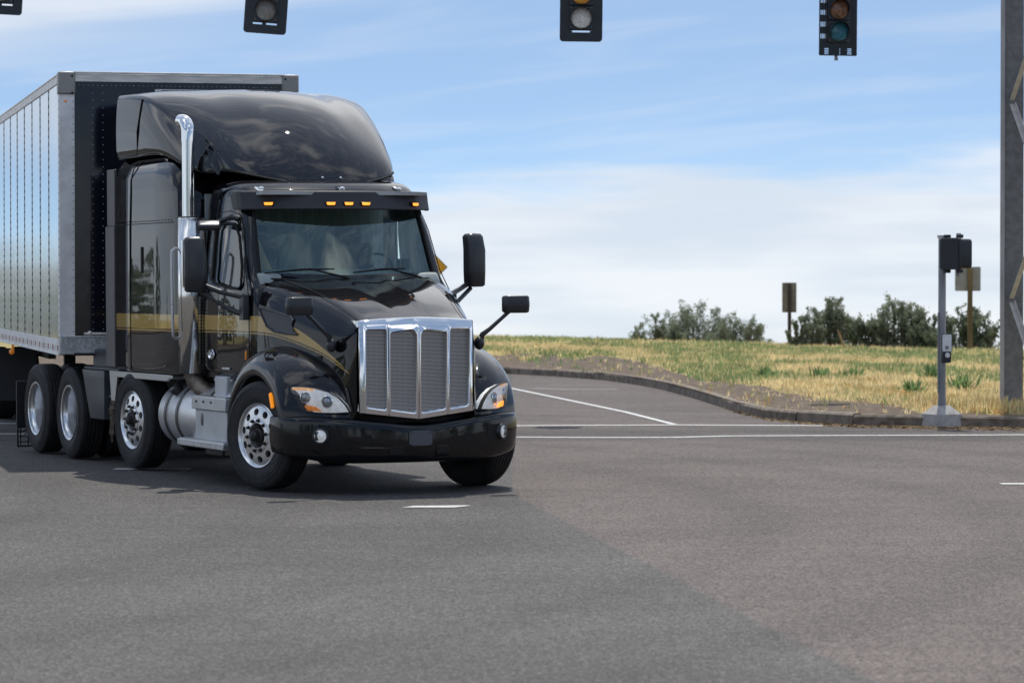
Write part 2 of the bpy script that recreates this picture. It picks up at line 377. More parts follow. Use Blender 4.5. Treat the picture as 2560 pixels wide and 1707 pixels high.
def asphalt_mat():
    m = bpy.data.materials.new('asphalt'); m.use_nodes = True; nt = m.node_tree; b = bsdf(m)
    tc = N(nt, 'ShaderNodeTexCoord'); P = tc.outputs['Object']; sp = N(nt, 'ShaderNodeSeparateXYZ'); nt.links.new(P, sp.inputs[0]); x, y, z = sp.outputs
    def noi(s, d=3, vec=P, r=.5):
        n = N(nt, 'ShaderNodeTexNoise'); n.inputs['Scale'].default_value = s; n.inputs['Detail'].default_value = d; n.inputs['Roughness'].default_value = r; nt.links.new(vec, n.inputs['Vector']); return n.outputs[0]
    # a resurfaced panel of redder stone lies right of a straight joint
    j = math_node(nt, 'ADD', x, math_node(nt, 'MULTIPLY_ADD', math_node(nt, 'MINIMUM', y, 29.5), .1245, -3.67))
    j = math_node(nt, 'ADD', j, math_node(nt, 'MULTIPLY', math_node(nt, 'SUBTRACT', noi(2.5, 3), .5), .05))
    red = maprange(nt, j, -.03, .05)
    base = mixcol(nt, red, (.072, .0665, .0615), (.099, .080, .071))
    big = maprange(nt, noi(.35, 4), .3, .7, .86, 1.14)
    st = N(nt, 'ShaderNodeMapping'); st.inputs['Scale'].default_value = (.25, 1.6, 1); nt.links.new(P, st.inputs[0])
    streak = maprange(nt, noi(1.3, 4, st.outputs[0]), .3, .7, .95, 1.05)
    sc = math_node(nt, 'MULTIPLY', big, streak)
    # stone chips
    vo = N(nt, 'ShaderNodeTexVoronoi'); vo.inputs['Scale'].default_value = 95; nt.links.new(P, vo.inputs['Vector'])
    vs_ = N(nt, 'ShaderNodeSeparateColor'); nt.links.new(vo.outputs['Color'], vs_.inputs[0])
    chip = maprange(nt, vs_.outputs[0], 0, 1, .20, 1.95, False)
    chip2 = maprange(nt, noi(30, 3), .3, .7, .82, 1.18)
    # old tyre paths and drips of oil along the turning lane
    arc_ = math_node(nt, 'ADD', x, math_node(nt, 'MULTIPLY', math_node(nt, 'POWER', math_node(nt, 'SUBTRACT', y, 27), 2), .028))
    tr_ = math_node(nt, 'ABSOLUTE', math_node(nt, 'SINE', math_node(nt, 'MULTIPLY', arc_, 1.55)))
    chip2 = math_node(nt, 'MULTIPLY', chip2, maprange(nt, math_node(nt, 'ADD', tr_, math_node(nt, 'MULTIPLY', noi(.8, 4), .5)), .35, 1.0, .90, 1.04))
    vo2 = N(nt, 'ShaderNodeTexVoronoi'); vo2.inputs['Scale'].default_value = 30; nt.links.new(P, vo2.inputs['Vector'])
    v2_ = N(nt, 'ShaderNodeSeparateColor'); nt.links.new(vo2.outputs['Color'], v2_.inputs[0])
    chip2 = math_node(nt, 'MULTIPLY', chip2, maprange(nt, v2_.outputs[0], 0, 1, .78, 1.22, False))
    bright = maprange(nt, vs_.outputs[1], .93, .95, 0, .30)
    sc = math_node(nt, 'MULTIPLY', sc, math_node(nt, 'MULTIPLY', chip, chip2))
    # the far crossing lane is rubber-darkened between the stop lines
    dk = math_node(nt, 'MULTIPLY', maprange(nt, y, 39.2, 39.9), math_node(nt, 'SUBTRACT', 1, maprange(nt, y, 43.0, 43.6)))
    dk = math_node(nt, 'MULTIPLY', dk, maprange(nt, noi(1.0, 4, st.outputs[0]), .35, .6, .12, .38))
    sc = math_node(nt, 'MULTIPLY', sc, math_node(nt, 'SUBTRACT', 1, dk))
    vm = N(nt, 'ShaderNodeVectorMath', operation='SCALE'); nt.links.new(base, vm.inputs[0]); nt.links.new(sc, vm.inputs['Scale'])
    c = mixcol(nt, bright, vm.outputs[0], (.42, .41, .40))
    spot = maprange(nt, noi(9, 2), .70, .74, 0, .7)
    c = mixcol(nt, spot, c, (.035, .034, .033))
    nt.links.new(c, b.inputs['Base Color']); b.inputs['Roughness'].default_value = .82; b.inputs['Specular IOR Level'].default_value = .35
    bp = N(nt, 'ShaderNodeBump'); bp.inputs['Distance'].default_value = .007; bp.inputs['Strength'].default_value = 1; nt.links.new(vs_.outputs[0], bp.inputs['Height']); nt.links.new(bp.outputs[0], b.inputs['Normal'])
    return m
def verge_mat():
    m = bpy.data.materials.new('dry_verge'); m.use_nodes = True; nt = m.node_tree; b = bsdf(m)
    at = N(nt, 'ShaderNodeAttribute', attribute_name='soil'); tc = N(nt, 'ShaderNodeTexCoord'); P = tc.outputs['Object']
    def noi(s, d=4):
        n = N(nt, 'ShaderNodeTexNoise'); n.inputs['Scale'].default_value = s; n.inputs['Detail'].default_value = d; nt.links.new(P, n.inputs['Vector']); return n.outputs[0]
    grass = mixcol(nt, maprange(nt, noi(2.2), .38, .62), (.50, .38, .18), (.24, .25, .10))
    earth = mixcol(nt, maprange(nt, noi(6), .35, .65), (.10, .075, .058), (.20, .155, .115))
    f = maprange(nt, math_node(nt, 'ADD', at.outputs['Fac'], math_node(nt, 'MULTIPLY_ADD', noi(1.6), .9, -.45)), .4, .6)
    c = mixcol(nt, f, grass, earth)
    c = mixcol(nt, maprange(nt, noi(22, 2), .35, .7, 0, .45), c, (.05, .042, .03))
    nt.links.new(c, b.inputs['Base Color']); b.inputs['Roughness'].default_value = .95; b.inputs['Specular IOR Level'].default_value = .15
    bp = N(nt, 'ShaderNodeBump'); bp.inputs['Distance'].default_value = .05; nt.links.new(noi(7), bp.inputs['Height']); nt.links.new(bp.outputs[0], b.inputs['Normal'])
    return m
earth_m = M('far_dry_land', (.20, .16, .08), .95, c2=(.13, .12, .06), vscale=.05)
asph = asphalt_mat(); verge = verge_mat()
# base sheet reaching the horizon in every direction; beyond the crest it falls away with the land
g = MB(); ys = [-3000, -600, -150, -30, 20, 60, 108, 118, 140, 200, 400, 1000, 3000]; xs = [-3000, -800, -200, -60, 0, 60, 200, 800, 3000]
def base_z(y): return -.05 if y < 105 else max(-.05 - (y - 105) * .16, -90)
g.grid([[(x, y, base_z(y) - .4 * (y > 60) * (y < 119)) for x in xs] for y in ys]); tag(g.build('ground', earth_m, smooth=True), kind='structure')
r = MB(); xs = [-90, -60, -20, -6, -.1, .89, 1.82, 2.41, 2.89, 3.05, 3.2, 3.35, 3.62, 4, 4.7, 5.6, 6.9, 12, 40, 90]
r.grid([[(x, -70, 0) for x in xs], [(x, 20, 0) for x in xs], [(x, kerb_y(x) + .06, 0) for x in xs]]); tag(r.build('road', asph, smooth=False), kind='structure')
# verge terrain
xs = []; x = -90
while x < 90:
    xs.append(x); x += 5 if (x < -12 or x > 20) else 1.0 if x < -2 else .3
vv = [0, .4, .9, 1.5, 2.3, 3.2, 4.5, 6, 8, 10, 13, 16, 20, 24, 28, 32, 36, 40, 44, 48, 52, 57, 62, 68, 75, 85, 100, 130, 180, 260, 420, 700, 1200]
rows = [[(x, kerb_y(x) + .15 + v, ter_z(x, kerb_y(x) + .15 + v)) for x in xs] for v in vv]
t = MB(); t.grid(rows); to = t.build('verge', verge); tag(to, kind='structure')
at = to.data.attributes.new('soil', 'FLOAT', 'POINT')
for i, p in enumerate(to.data.vertices): at.data[i].value = 1.0 if soil(p.co.x, p.co.y) else 0.0
# kerb: a cast strip in two runs with joints
concrete = M('kerb_concrete', (.12, .092, .068), .85, c2=(.23, .19, .15), vscale=7, bump=.006, bscale=25)
def kerb_run(x0, x1, name, top, matl):
    pts = [(x0, kerb_y(x0))] + [p for p in KERB if x0 < p[0] < x1] + [(x1, kerb_y(x1))]
    fine = []
    for a, b in zip(pts, pts[1:]):
        n = max(1, int(math.dist(a, b) / 1.2))
        for k in range(n): fine.append(lerp(a, b, k / n))
    fine.append(pts[-1]); prof = [(0, -.04), (.015, top - .03), (.045, top), (.17, top), (.19, -.04)]; rows = []
    for i, p in enumerate(fine):
        a = fine[max(0, i - 1)]; b = fine[min(len(fine) - 1, i + 1)]; t = Vector((b[0] - a[0], b[1] - a[1])).normalized(); n = Vector((-t.y, t.x))
        rows.append([(p[0] + n.x * q[0], p[1] + n.y * q[0], q[1]) for q in prof])
    k = MB(); k.grid(rows); k.add(rows[0], [(0, 1, 2, 3, 4)]); k.add(rows[-1], [(0, 1, 2, 3, 4)])
    return tag(k.build(name, matl, ang=30), kind='structure')
kerb_run(-60, 3.98, 'kerb', .15, concrete)
kerb_run(4.0, 4.66, 'kerb', .165, M('kerb_pale', (.22, .185, .145), .8, vary=.2, vscale=9, bump=.004, bscale=30))
kerb_run(4.675, 90, 'kerb', .15, concrete)
# markings: thin thermoplastic sheets 4 mm above the asphalt
line_m = M('road_marking_paint', (.58, .58, .56), .7, c2=(.30, .29, .28), vscale=22, lo=.50, hi=.68)
def stripe_line(pts, w, name='road_marking', m=line_m):
    b = MB(); L, R = [], []
    for i, p in enumerate(pts):
        a = pts[max(0, i - 1)]; c = pts[min(len(pts) - 1, i + 1)]; t = Vector((c[0] - a[0], c[1] - a[1])).normalized(); n = Vector((-t.y, t.x)) * w / 2
        L.append((p[0] + n.x, p[1] + n.y, .005)); R.append((p[0] - n.x, p[1] - n.y, .005))
    b.grid([L, R]); return tag(b.build(name, m, smooth=False), kind='structure')
stripe_line([(-14, 41.7), (-6.5, 41.43), (-2, 40.9), (.03, 40.56), (1.2, 40.45), (2.04, 40.50), (2.78, 40.88), (3.8, 40.98), (5.18, 41.05), (6.56, 41.2), (12, 41.0)], .20)
stripe_line([(-14, 44.7), (-7, 44.58), (-2, 44.1), (.03, 43.88), (2.22, 44.12), (4.25, 43.9)], .22)
stripe_line([(-1.2, 66), (-.05, 60.17), (.91, 53.96), (1.71, 48.73), (2.24, 44.3)], .10)
worn = M('worn_marking', (.20, .19, .185), .8, vary=.15, vscale=12)
stripe_line([(.35, 59.9), (1.0, 59.3), (1.95, 59.4)], .45, m=worn)
dl = MB(); dl.add([(-.95, 27.66, .005), (-.86, 27.86, .005), (-.40, 27.93, .005), (-.36, 27.88, .005), (-.50, 27.66, .005)], [(0, 1, 2, 3, 4)]); tag(dl.build('road_marking', line_m, smooth=False), kind='structure')
stripe_line([(4.72, 30.98), (5.3, 31.0)], .2)
stripe_line([(-4.15, 33.5), (-3.35, 33.46)], .26)
# grass tufts of the verge
gm = [leafy(m) for m in (M('straw_blades', (.78, .63, .35), .9, vary=.18, vscale=1.5), M('green_blades', (.19, .28, .11), .85, vary=.25, vscale=1.5), M('olive_blades', (.40, .38, .16), .9, vary=.25, vscale=1.2), M('rust_blades', (.50, .30, .12), .9, vary=.2, vscale=1.2))]
gr = MB(); rnd = random.Random(3)
cnt = 0
while cnt < 46000:
    y = 43.3 + (112 - 43.3) * rnd.random() ** 1.15; x = y * rnd.uniform(-.022, .172)
    if y < kerb_y(x) + .25 or y > crest_y(x) + 3: continue
    s = soil(x, y)
    if s and rnd.random() > .025: continue
    cnt += 1
    p = patch(x, y) + rnd.uniform(-.16, .16)
    near = (y - kerb_y(x)) < 3.5 and x > 5.8
    if near: k = rnd.choice((0, 0, 2, 3)); hh = rnd.uniform(.08, .24)
    elif p > .26: k = rnd.choice((1, 1, 1, 2, 0)); hh = rnd.uniform(.07, .17)
    elif p > .12: k = rnd.choice((1, 2, 0, 0)); hh = rnd.uniform(.08, .2)
    elif p < -.30: k = rnd.choice((3, 2, 0)); hh = rnd.uniform(.06, .16)
    else: k = 0 if rnd.random() < .9 else 2; hh = rnd.uniform(.05, .15)
    gr.cur = k; z = ter_z(x, y) - .01
    for q in range(3):
        a = rnd.uniform(0, 2 * PI); w = rnd.uniform(.004, .011) * (1 + y / 60); dx, dy = rnd.uniform(-.09, .09), rnd.uniform(-.09, .09); l = rnd.uniform(.02, .12)
        bx, by = x + dx, y + dy
        gr.add([(bx - w * math.cos(a), by - w * math.sin(a), z), (bx + w * math.cos(a), by + w * math.sin(a), z), (bx + l * math.sin(a), by - l * math.cos(a), z + hh * rnd.uniform(.6, 1.1))], [(0, 1, 2)])
tag(gr.build('verge_grass', gm, smooth=False), kind='stuff', label='dry straw and green grass covering the roadside verge', cat='grass')
# dead straw and leaf litter blown along the foot of the kerb
lt = MB()
for i in range(2600):
    x = rnd.uniform(3.3, 8.2); y = kerb_y(x) - abs(rnd.gauss(0, .45)) - .02; a = rnd.uniform(0, PI); l = rnd.uniform(.015, .06); w = l * .25
    if x < 5 and rnd.random() < .5: continue
    lt.add([(x - l * math.cos(a), y - l * math.sin(a), .006), (x + w * math.sin(a), y - w * math.cos(a), .018), (x + l * math.cos(a), y + l * math.sin(a), .008)], [(0, 1, 2)])
tag(lt.build('kerb_litter', M('dead_straw', (.26, .17, .08), .9, vary=.4, vscale=9), smooth=False), kind='stuff', label='brown dead straw and leaf litter along the kerb foot', cat='litter')
# ------------------------------------------------------------------ shrubs on the crest
leaf_m = leafy(M('shrub_leaves', (.17, .20, .125), .8, c2=(.32, .35, .25), vscale=2.2))
leaf_d = leafy(M('shrub_leaves_dark', (.12, .15, .09), .8, c2=(.23, .26, .17), vscale=2.5))
wood_m = M('shrub_wood', (.13, .10, .075), .9)
def shrub(cx, cy, w, h, label, stems=26, seed=1, mat=None, spread=.9, base=None):
    rn = random.Random(seed); z0 = ter_z(cx, cy) if base is None else base
    root = empty('roadside_shrub', (cx, cy, z0)); tag(root, label, 'shrub', 'shrubs along the crest of the verge')
    lf, st = MB(), MB()
    for s in range(stems):
        u = rn.uniform(-1, 1); v = rn.uniform(-1, 1)
        bx, by = u * w * .36, v * w * .16
        hh = h * (1 - .55 * abs(u) ** 2.2) * rn.uniform(.72, 1.05)
        tx, ty = bx + (u * .14 * w + rn.uniform(-.1, .1) * w * .5) * spread, by + rn.uniform(-.12, .12) * w
        P = [Vector((bx, by, -.1)), Vector((bx + (tx - bx) * .35, by + (ty - by) * .35, hh * .5)), Vector((tx, ty, hh))]
        st.tube(P, [.028, .016, .004], 5)
        nb = 9
        for b in range(nb):
            t = rn.uniform(.0, 1.0); p = P[0].lerp(P[1], t * 2) if t < .5 else P[1].lerp(P[2], t * 2 - 1)
            d = Vector((rn.uniform(-1, 1), rn.uniform(-1, 1), rn.uniform(.5, 1.6))).normalized(); L = rn.uniform(.16, .36) * h * (1.15 - .5 * t)
            if rn.random() < .3: st.tube([p, p + d * L], [.008, .003], 3)
            for q in range(34):
                f = rn.random() ** .8; c = p + d * L * f + Vector((rn.gauss(0, .035), rn.gauss(0, .035), rn.gauss(0, .03))) * h * .8
                a = Vector((rn.gauss(0, .5), rn.gauss(0, .5), rn.uniform(.2, 1))).normalized(); n = a.cross(Vector((rn.uniform(-1, 1), rn.uniform(-1, 1), .1))).normalized()
                l = rn.uniform(.025, .06); ww = l * .42
                lf.add([c - a * l, c + n * ww, c + a * l, c - n * ww], [(0, 1, 2, 3)])
    lf.build('foliage', mat or leaf_m, root, smooth=False); st.build('stems', wood_m, root)
    return root
#  pixel-free real placing: distances 96-112 m
shrub(4.95, 108, 1.8, 1.35, 'low loose grey-green shrub at the left end of the crest', 20, 1)
shrub(6.25, 109, 2.7, 1.95, 'broad rounded shrub, the middle and tallest of the left clump', 46, 2, leaf_m)
shrub(7.55, 108, 2.3, 1.7, 'right shoulder of the left shrub clump, nearest the small brown-posted sign', 36, 3, leaf_m)
shrub(8.45, 92, 1.2, .80, 'open low shrub with sky showing through, just right of the small sign post', 14, 4, leaf_m)
shrub(9.2, 93, 1.6, 1.35, 'tall ragged shrub with a leaning dead stick in front', 26, 5, leaf_m)
shrub(10.05, 91, 1.3, .80, 'low shrub filling the dip between the two tall ragged shrubs', 20, 6, leaf_d)
shrub(10.95, 91, 1.9, 1.42, 'tallest spiky pale shrub left of the pedestrian signal pole', 40, 7, leaf_m)
shrub(11.75, 90, 1.3, 1.0, 'shrub directly behind the pedestrian signal pole', 24, 8, leaf_d)
shrub(12.55, 89, 1.9, 1.3, 'dark bushy shrub behind the square road sign', 36, 9, leaf_d)
# low dark embankment beyond the crest
eb = MB(); eb.grid([[(x, 128 + .4 * (k == 1), z + .05 * noise.noise(Vector((x * .3, 0, k)))) for x in range(-40, 9, 2)] for k, z in ((0, -3), (1, -.17), (2, -3.2))]); tag(eb.build('embankment', M('embankment_earth', (.10, .075, .055), .95, vary=.3, vscale=2)), kind='structure')
wd = MB()
P = (9.0, 89.0, .1); wd.tube([(9.2, 88, .0), (9.05, 88, .38), (8.92, 88, .72)], [.03, .025, .012], 6); wd.tube([(9.05, 88, .38), (9.0, 88, .66)], [.014, .006], 5)
tag(wd.build('dead_branch', M('bleached_wood', (.42, .27, .14), .8)), 'bare leaning tan dead stick standing in front of the ragged shrub', 'branch')
# green weeds dotted over the straw
def weed(x, y, s, seed, label):
    rn = random.Random(seed); b = MB(); z = ter_z(x, y)
    for k in range(110):
        a = rn.uniform(0, 2 * PI); l = rn.uniform(.4, 1) * s; e = rn.uniform(.3, 1.25); w = rn.uniform(.012, .03)
        t = Vector((math.cos(a) * math.cos(e), math.sin(a) * math.cos(e), math.sin(e))) * l; o = Vector((rn.gauss(0, .25), rn.gauss(0, .25), 0)) * s; n = Vector((-math.sin(a), math.cos(a), 0)) * w
        b.add([o, o + t * .6 + n, o + t, o + t * .6 - n], [(0, 1, 2, 3)])
    o = b.build('weed_clump', gm[1], smooth=False, loc=(x, y, z)); tag(o, label, 'weed', 'green weed clumps in the dry verge')
weed(4.85, 61.5, .34, 1, 'darkest round green weed clump, nearest the kerb bend on bare straw')
weed(5.95, 62, .3, 2, 'pale green weed clump right of the darkest clump on the straw')
weed(6.6, 62, .3, 3, 'green weed clump midway between the dark clump and signal pole')
weed(7.9, 60, .42, 4, 'larger green weed clump left of the signal pole, behind straw')
weed(7.55, 54, .40, 5, 'leafy weed beside the foot of the pedestrian signal pole')
weed(6.5, 52, .34, 6, 'sprawling weed at the right edge of the bare earth')
# distant wood along the left side of the road and behind the camera, mirrored in the bodywork
fw = MB(); rn = random.Random(11)
def wood(x0, y0, x1, y1, n, h, fm):
    for i in range(n):
        t = rn.random(); cx, cy = x0 + (x1 - x0) * t + rn.gauss(0, 3), y0 + (y1 - y0) * t + rn.gauss(0, 3); hh = h * rn.uniform(.35, 1.1)
        fm.cur = 1; fm.tube([(cx, cy, -.1), (cx, cy, hh * .6)], [.14, .05], 5)
        for k in range(150):
            u = rn.uniform(0, 2 * PI); q = rn.random() ** .5 * hh * .33; zz = hh * rn.uniform(.12, 1); q *= math.sin(min(1, (1.02 - zz / hh) * 2.2) * PI / 2)
            c = Vector((cx + q * math.cos(u), cy + q * math.sin(u), zz)); l = rn.uniform(.12, .32) * hh * .3
            a = Vector((rn.gauss(0, 1), rn.gauss(0, 1), rn.gauss(0, 1))).normalized(); n2 = a.cross(Vector((rn.gauss(0, 1), rn.gauss(0, 1), 1))).normalized()
            fm.cur = 0; fm.add([c - a * l, c + n2 * l * .6, c + a * l, c - n2 * l * .6], [(0, 1, 2, 3)])
wood(-52, 82, -24, 104, 60, 3.3, fw); wood(-85, 30, -80, 70, 20, 5, fw); wood(-70, -62, 60, -66, 60, 10, fw); wood(70, -30, 75, 30, 20, 8, fw)
tag(fw.build('distant_woods', [leaf_d, wood_m], smooth=False), kind='stuff', label='far belt of trees around the junction, mirrored in the bodywork', cat='woods')

# ------------------------------------------------------------------ tractor
TH = math.radians(24.37)
truck = empty('tractor_unit', (-1.3027, 30.42, .004), (math.radians(.35), 0, TH - PI / 2))
truck.rotation_mode = 'XYZ'
tag(truck, 'glossy black semi truck tractor with gold side stripe, turning at the junction', 'truck')
def P(b, name, mat, parent=None, **k): return b.build(name, mat, parent or truck, **k)
# --- hood: stations of half profiles (y,z) from cowl to nose
HS = [(-.43, [(0, 1.985), (.20, 1.985), (.27, 2.0), (.45, 1.99), (.75, 1.975), (.90, 1.93), (.985, 1.84), (1.01, 1.55), (1.02, 1.05)]),
      (-.25, [(0, 1.955), (.19, 1.955), (.26, 1.972), (.42, 1.96), (.72, 1.942), (.88, 1.895), (.955, 1.80), (.985, 1.50), (1.0, 1.05)]),
      (.05, [(0, 1.898), (.17, 1.898), (.235, 1.918), (.38, 1.902), (.67, 1.885), (.80, 1.835), (.875, 1.72), (.91, 1.45), (.93, 1.05)]),
      (.35, [(0, 1.828), (.15, 1.828), (.21, 1.846), (.35, 1.830), (.62, 1.812), (.73, 1.755), (.80, 1.63), (.83, 1.38), (.86, .98)]),
      (.65, [(0, 1.740), (.13, 1.740), (.185, 1.752), (.32, 1.737), (.57, 1.715), (.67, 1.645), (.725, 1.51), (.745, 1.25), (.76, .82)]),
      (.86, [(0, 1.662), (.12, 1.662), (.17, 1.668), (.30, 1.655), (.535, 1.632), (.615, 1.572), (.655, 1.45), (.67, 1.15), (.68, .73)]),
      (.985, [(0, 1.622), (.12, 1.622), (.17, 1.622), (.30, 1.616), (.52, 1.600), (.585, 1.548), (.613, 1.44), (.625, 1.15), (.63, .70)]),
      (1.03, [(0, 1.603), (.12, 1.603), (.17, 1.603), (.30, 1.598), (.51, 1.583), (.562, 1.545), (.582, 1.46), (.585, 1.15), (.58, .69)])]
hb = MB()
half = [[(x, -y, z) for y, z in p] for x, p in HS]
rows = [r[::-1] + [(p[0], -p[1], p[2]) for p in r[1:]] for r in half]
hb.grid(rows); hood = P(hb, 'hood', hood_paint, sub=2)
# fine seam between hood top panel and flanks, latch and rear gap
for s in (-1, 1):
    sm = MB(); sm.tube([(x + .0, s * (p[4][0] + .006), p[4][1] - .001) for x, p in HS[:-1]], .0035, 6); P(sm, 'hood_seam', blackhole, hood)
# plain near-black nose backing behind the grille
nb = MB(); nb.box((.93, 0, 1.13), (.04, 1.17, .80)); P(nb, 'radiator', backing_m)
# --- grille
def plate(outer_y, outer_z, holes, fx, zbot=None):
    # grid plate in (y,z) with rectangular holes; fx maps (y,z)->x
    ys = sorted(set([outer_y[0], outer_y[1]] + [h[0] for h in holes] + [h[1] for h in holes])); zs = sorted(set([outer_z[0], outer_z[1]] + [h[2] for h in holes] + [h[3] for h in holes]))
    return ys, zs
gf = MB()
GW = .570
def gx(y, z=1.15): return 1.085 - .040 * abs(y) - .06 * max(0, abs(y) - .5) + .02 * (z - 1.15)
def gz_bot(y): return .69 + .115 * abs(y)
def gz_top(y): return 1.612 - .03 * (abs(y) / .58) ** 2
cols = [(.028, .275), (.318, .512)]
# columns of y lines (half), with hole flags
def hole_poly(y0, y1, n=4):
    zt0 = 1.455 + (.05 if y0 > .2 else 0); zb = lambda y: gz_bot(y) + .055
    rt, rb = (.055 if y0 < .1 else .022), .022
    pts = []
    def arc(cx, cz, r, a0): return [(cx + r * math.cos(math.radians(a0 + 90 * k / n)), cz + r * math.sin(math.radians(a0 + 90 * k / n))) for k in range(n + 1)]
    zt = zt0 + (.025 if y0 < .1 else .0)
    pts += arc(y1 - .022, zt - .022, .022, 0); pts += [(p[0], p[1]) for p in arc(y0 + rt, zt - rt * .6 , rt, 90) if True] if y0 < .1 else arc(y0 + .022, zt - .022, .022, 90)
    pts += arc(y0 + rb, zb(y0) + rb, rb, 180); pts += arc(y1 - rb, zb(y1) + rb, rb, 270)
    return pts
holes = [hole_poly(*c) for c in cols]
# chrome ring around each hole: bridge hole outline to its cell rectangle outline
def FX(y, z): return gx(y) + .008 - .055 * max(0, (z - 1.49) / .12) ** 1.6 - .020 * max(0, (y - .53) / .04) ** 2
cells = [(0, .296), (.296, GW)]
for s in (-1, 1):
    for (c0, c1), hp in zip(cells, holes):
        n = len(hp); cy = (c0 + c1) / 2; hy = sum(p[0] for p in hp) / n; hz = sum(p[1] for p in hp) / n
        ring = []
        for p in hp:
            d = (p[0] - hy, p[1] - hz); best = 1e9
            for (ny, lim) in ((1, c1 - hy), (-1, hy - c0)):
                if d[0] * ny > 1e-6: best = min(best, lim / (d[0] * ny))
            # top and bottom edges
            y_at = lambda t: hy + d[0] * t
            if d[1] > 0:
                t = (gz_top(hy) - hz) / d[1]
                for _ in range(4): t = (gz_top(min(c1, max(c0, y_at(t)))) - hz) / d[1]
                best = min(best, t)
            if d[1] < 0:
                t = (gz_bot(hy) - hz) / d[1]
                for _ in range(4): t = (gz_bot(min(c1, max(c0, y_at(t)))) - hz) / d[1]
                best = min(best, t)
            ring.append((hy + d[0] * best, hz + d[1] * best))
        # corners of the cell must be hit exactly
        for cyy, czz in ((c0, gz_top(c0)), (c1, gz_top(c1)), (c0, gz_bot(c0)), (c1, gz_bot(c1))):
            i = min(range(n), key=lambda k: (ring[k][0] - cyy) ** 2 + (ring[k][1] - czz) ** 2); ring[i] = (cyy, czz)
        cr = .03
        ring = [(y, z - (cr if (y > .585 and z > 1.55) else 0)) if False else (y, z) for y, z in ring]
        vs = []
        for y, z in hp: vs.append((gx(y) - .045, s * y, z))
        for y, z in hp: vs.append((gx(y) - .002, s * y, z))
        for (y, z), (yr, zr) in zip(hp, ring): a = lerp((y, z), (yr, zr), min(1, .012 / (math.dist((y, z), (yr, zr)) + 1e-6))); vs.append((gx(a[0]) + .008, s * a[0], a[1]))
        for f in (.25, .5, .75, 1.0):
            for (y, z), (yr, zr) in zip(hp, ring): a = lerp((y, z), (yr, zr), f); vs.append((FX(a[0], a[1]), s * a[0], a[1]))
        fs = []
        for L in range(6):
            for k in range(n): fs.append((L * n + k, L * n + (k + 1) % n, (L + 1) * n + (k + 1) % n, (L + 1) * n + k))
        gf.add(vs, fs)
# outer wrap edge rolling back into the hood
outl = [(y, gz_top(y)) for y in (0, .15, .296, .45, .52, GW)] + [(GW, 1.3), (GW, 1.0), (GW, gz_bot(GW))] + [(y, gz_bot(y)) for y in (.5, .296, .15, 0)]
for s in (-1, 1):
    rr = []
    for dx, grow in ((.008, 0), (-.004, .008), (-.14, .012)):
        row = []
        for y, z in outl:
            gy = y + (grow if y > .5 else 0); gzz = z + (grow if z > 1.5 else -grow if z < .8 else 0); row.append((FX(y, z) - .008 + dx, s * gy, gzz))
        rr.append(row)
    gf.grid(rr)
tap = lambda v: [(p[0] + .02 * (p[2] - 1.15), p[1] * (1 - .015 * (1.6 - p[2]) / .9) + .008, p[2]) for p in v]
gf.v = tap(gf.v); grille = P(gf, 'grille', chrome, weld=True, ang=42)
for s in (-1, 1):
    for y0, y1 in cols:
        sc_ = MB(); n = 4; rws = []
        for i in range(2): rws.append([(gx(y0 + (y1 - y0) * k / n) - .040, s * (y0 + (y1 - y0) * k / n), (gz_bot(y0) + .03, 1.56)[i]) for k in range(n + 1)])
        sc_.grid(rws); sc_.v = tap(sc_.v); P(sc_, 'grille_screen', screen_m, grille, smooth=False)
# --- fenders
FB = [(-.80, .50), (-.765, .66), (-.65, .84), (-.43, 1.0), (-.2, 1.07), (.02, 1.08), (.23, 1.03), (.41, .92), (.53, .80), (.585, .73), (.60, .69)]
FC = [(-.86, .50), (-.84, .70), (-.745, .92), (-.51, 1.10), (-.24, 1.195), (.02, 1.215), (.27, 1.175), (.48, 1.07), (.61, .93), (.655, .79), (.66, .69)]
FD = [(-.885, .50, 1.12), (-.865, .73, 1.12), (-.775, .985, 1.12), (-.53, 1.19, 1.12), (-.24, 1.29, 1.11), (.02, 1.31, 1.10), (.28, 1.265, 1.09), (.52, 1.165, 1.08), (.67, 1.03, 1.07), (.72, .85, 1.075), (.735, .69, 1.08)]
FE = [(-.895, .52, 1.0), (-.885, .76, 1.0), (-.80, 1.04, .99), (-.55, 1.255, .99), (-.23, 1.352, .965), (.02, 1.37, .95), (.28, 1.335, .93), (.55, 1.24, .91), (.76, 1.11, .885), (.86, .93, .88), (.90, .70, .875)]
FF = [(-.90, .55, .9), (-.90, .80, .93), (-.82, 1.10, .93), (-.56, 1.28, .925), (-.22, 1.345, .88), (.03, 1.36, .85), (.29, 1.325, .82), (.57, 1.235, .765), (.80, 1.12, .705), (.93, .96, .67), (.99, .71, .65)]
FG = [(-.90, .55, .8), (-.90, .80, .8), (-.82, 1.05, .82), (-.56, 1.20, .80), (-.22, 1.26, .76), (.03, 1.26, .73), (.29, 1.22, .70), (.57, 1.13, .66), (.80, 1.02, .62), (.92, .90, .6), (.97, .71, .58)]
def fender(s):
    n = len(FB); rows = []
    rows.append([(x * .96, s * 1.02, z - .03) for x, z in FB])
    rows.append([(x, s * 1.155, z) for x, z in FB])
    rows.append([(x, s * 1.195, z + .006) for x, z in FB])
    rows.append([(x, s * 1.185, z) for x, z in FC])
    for R_ in (FD, FE, FF, FG): rows.append([(x, s * y, z) for x, z, y in R_])
    b = MB(); b.grid(rows); return P(b, 'fender', paint_flat, sub=2)
FEND = {s: fender(s) for s in (-1, 1)}
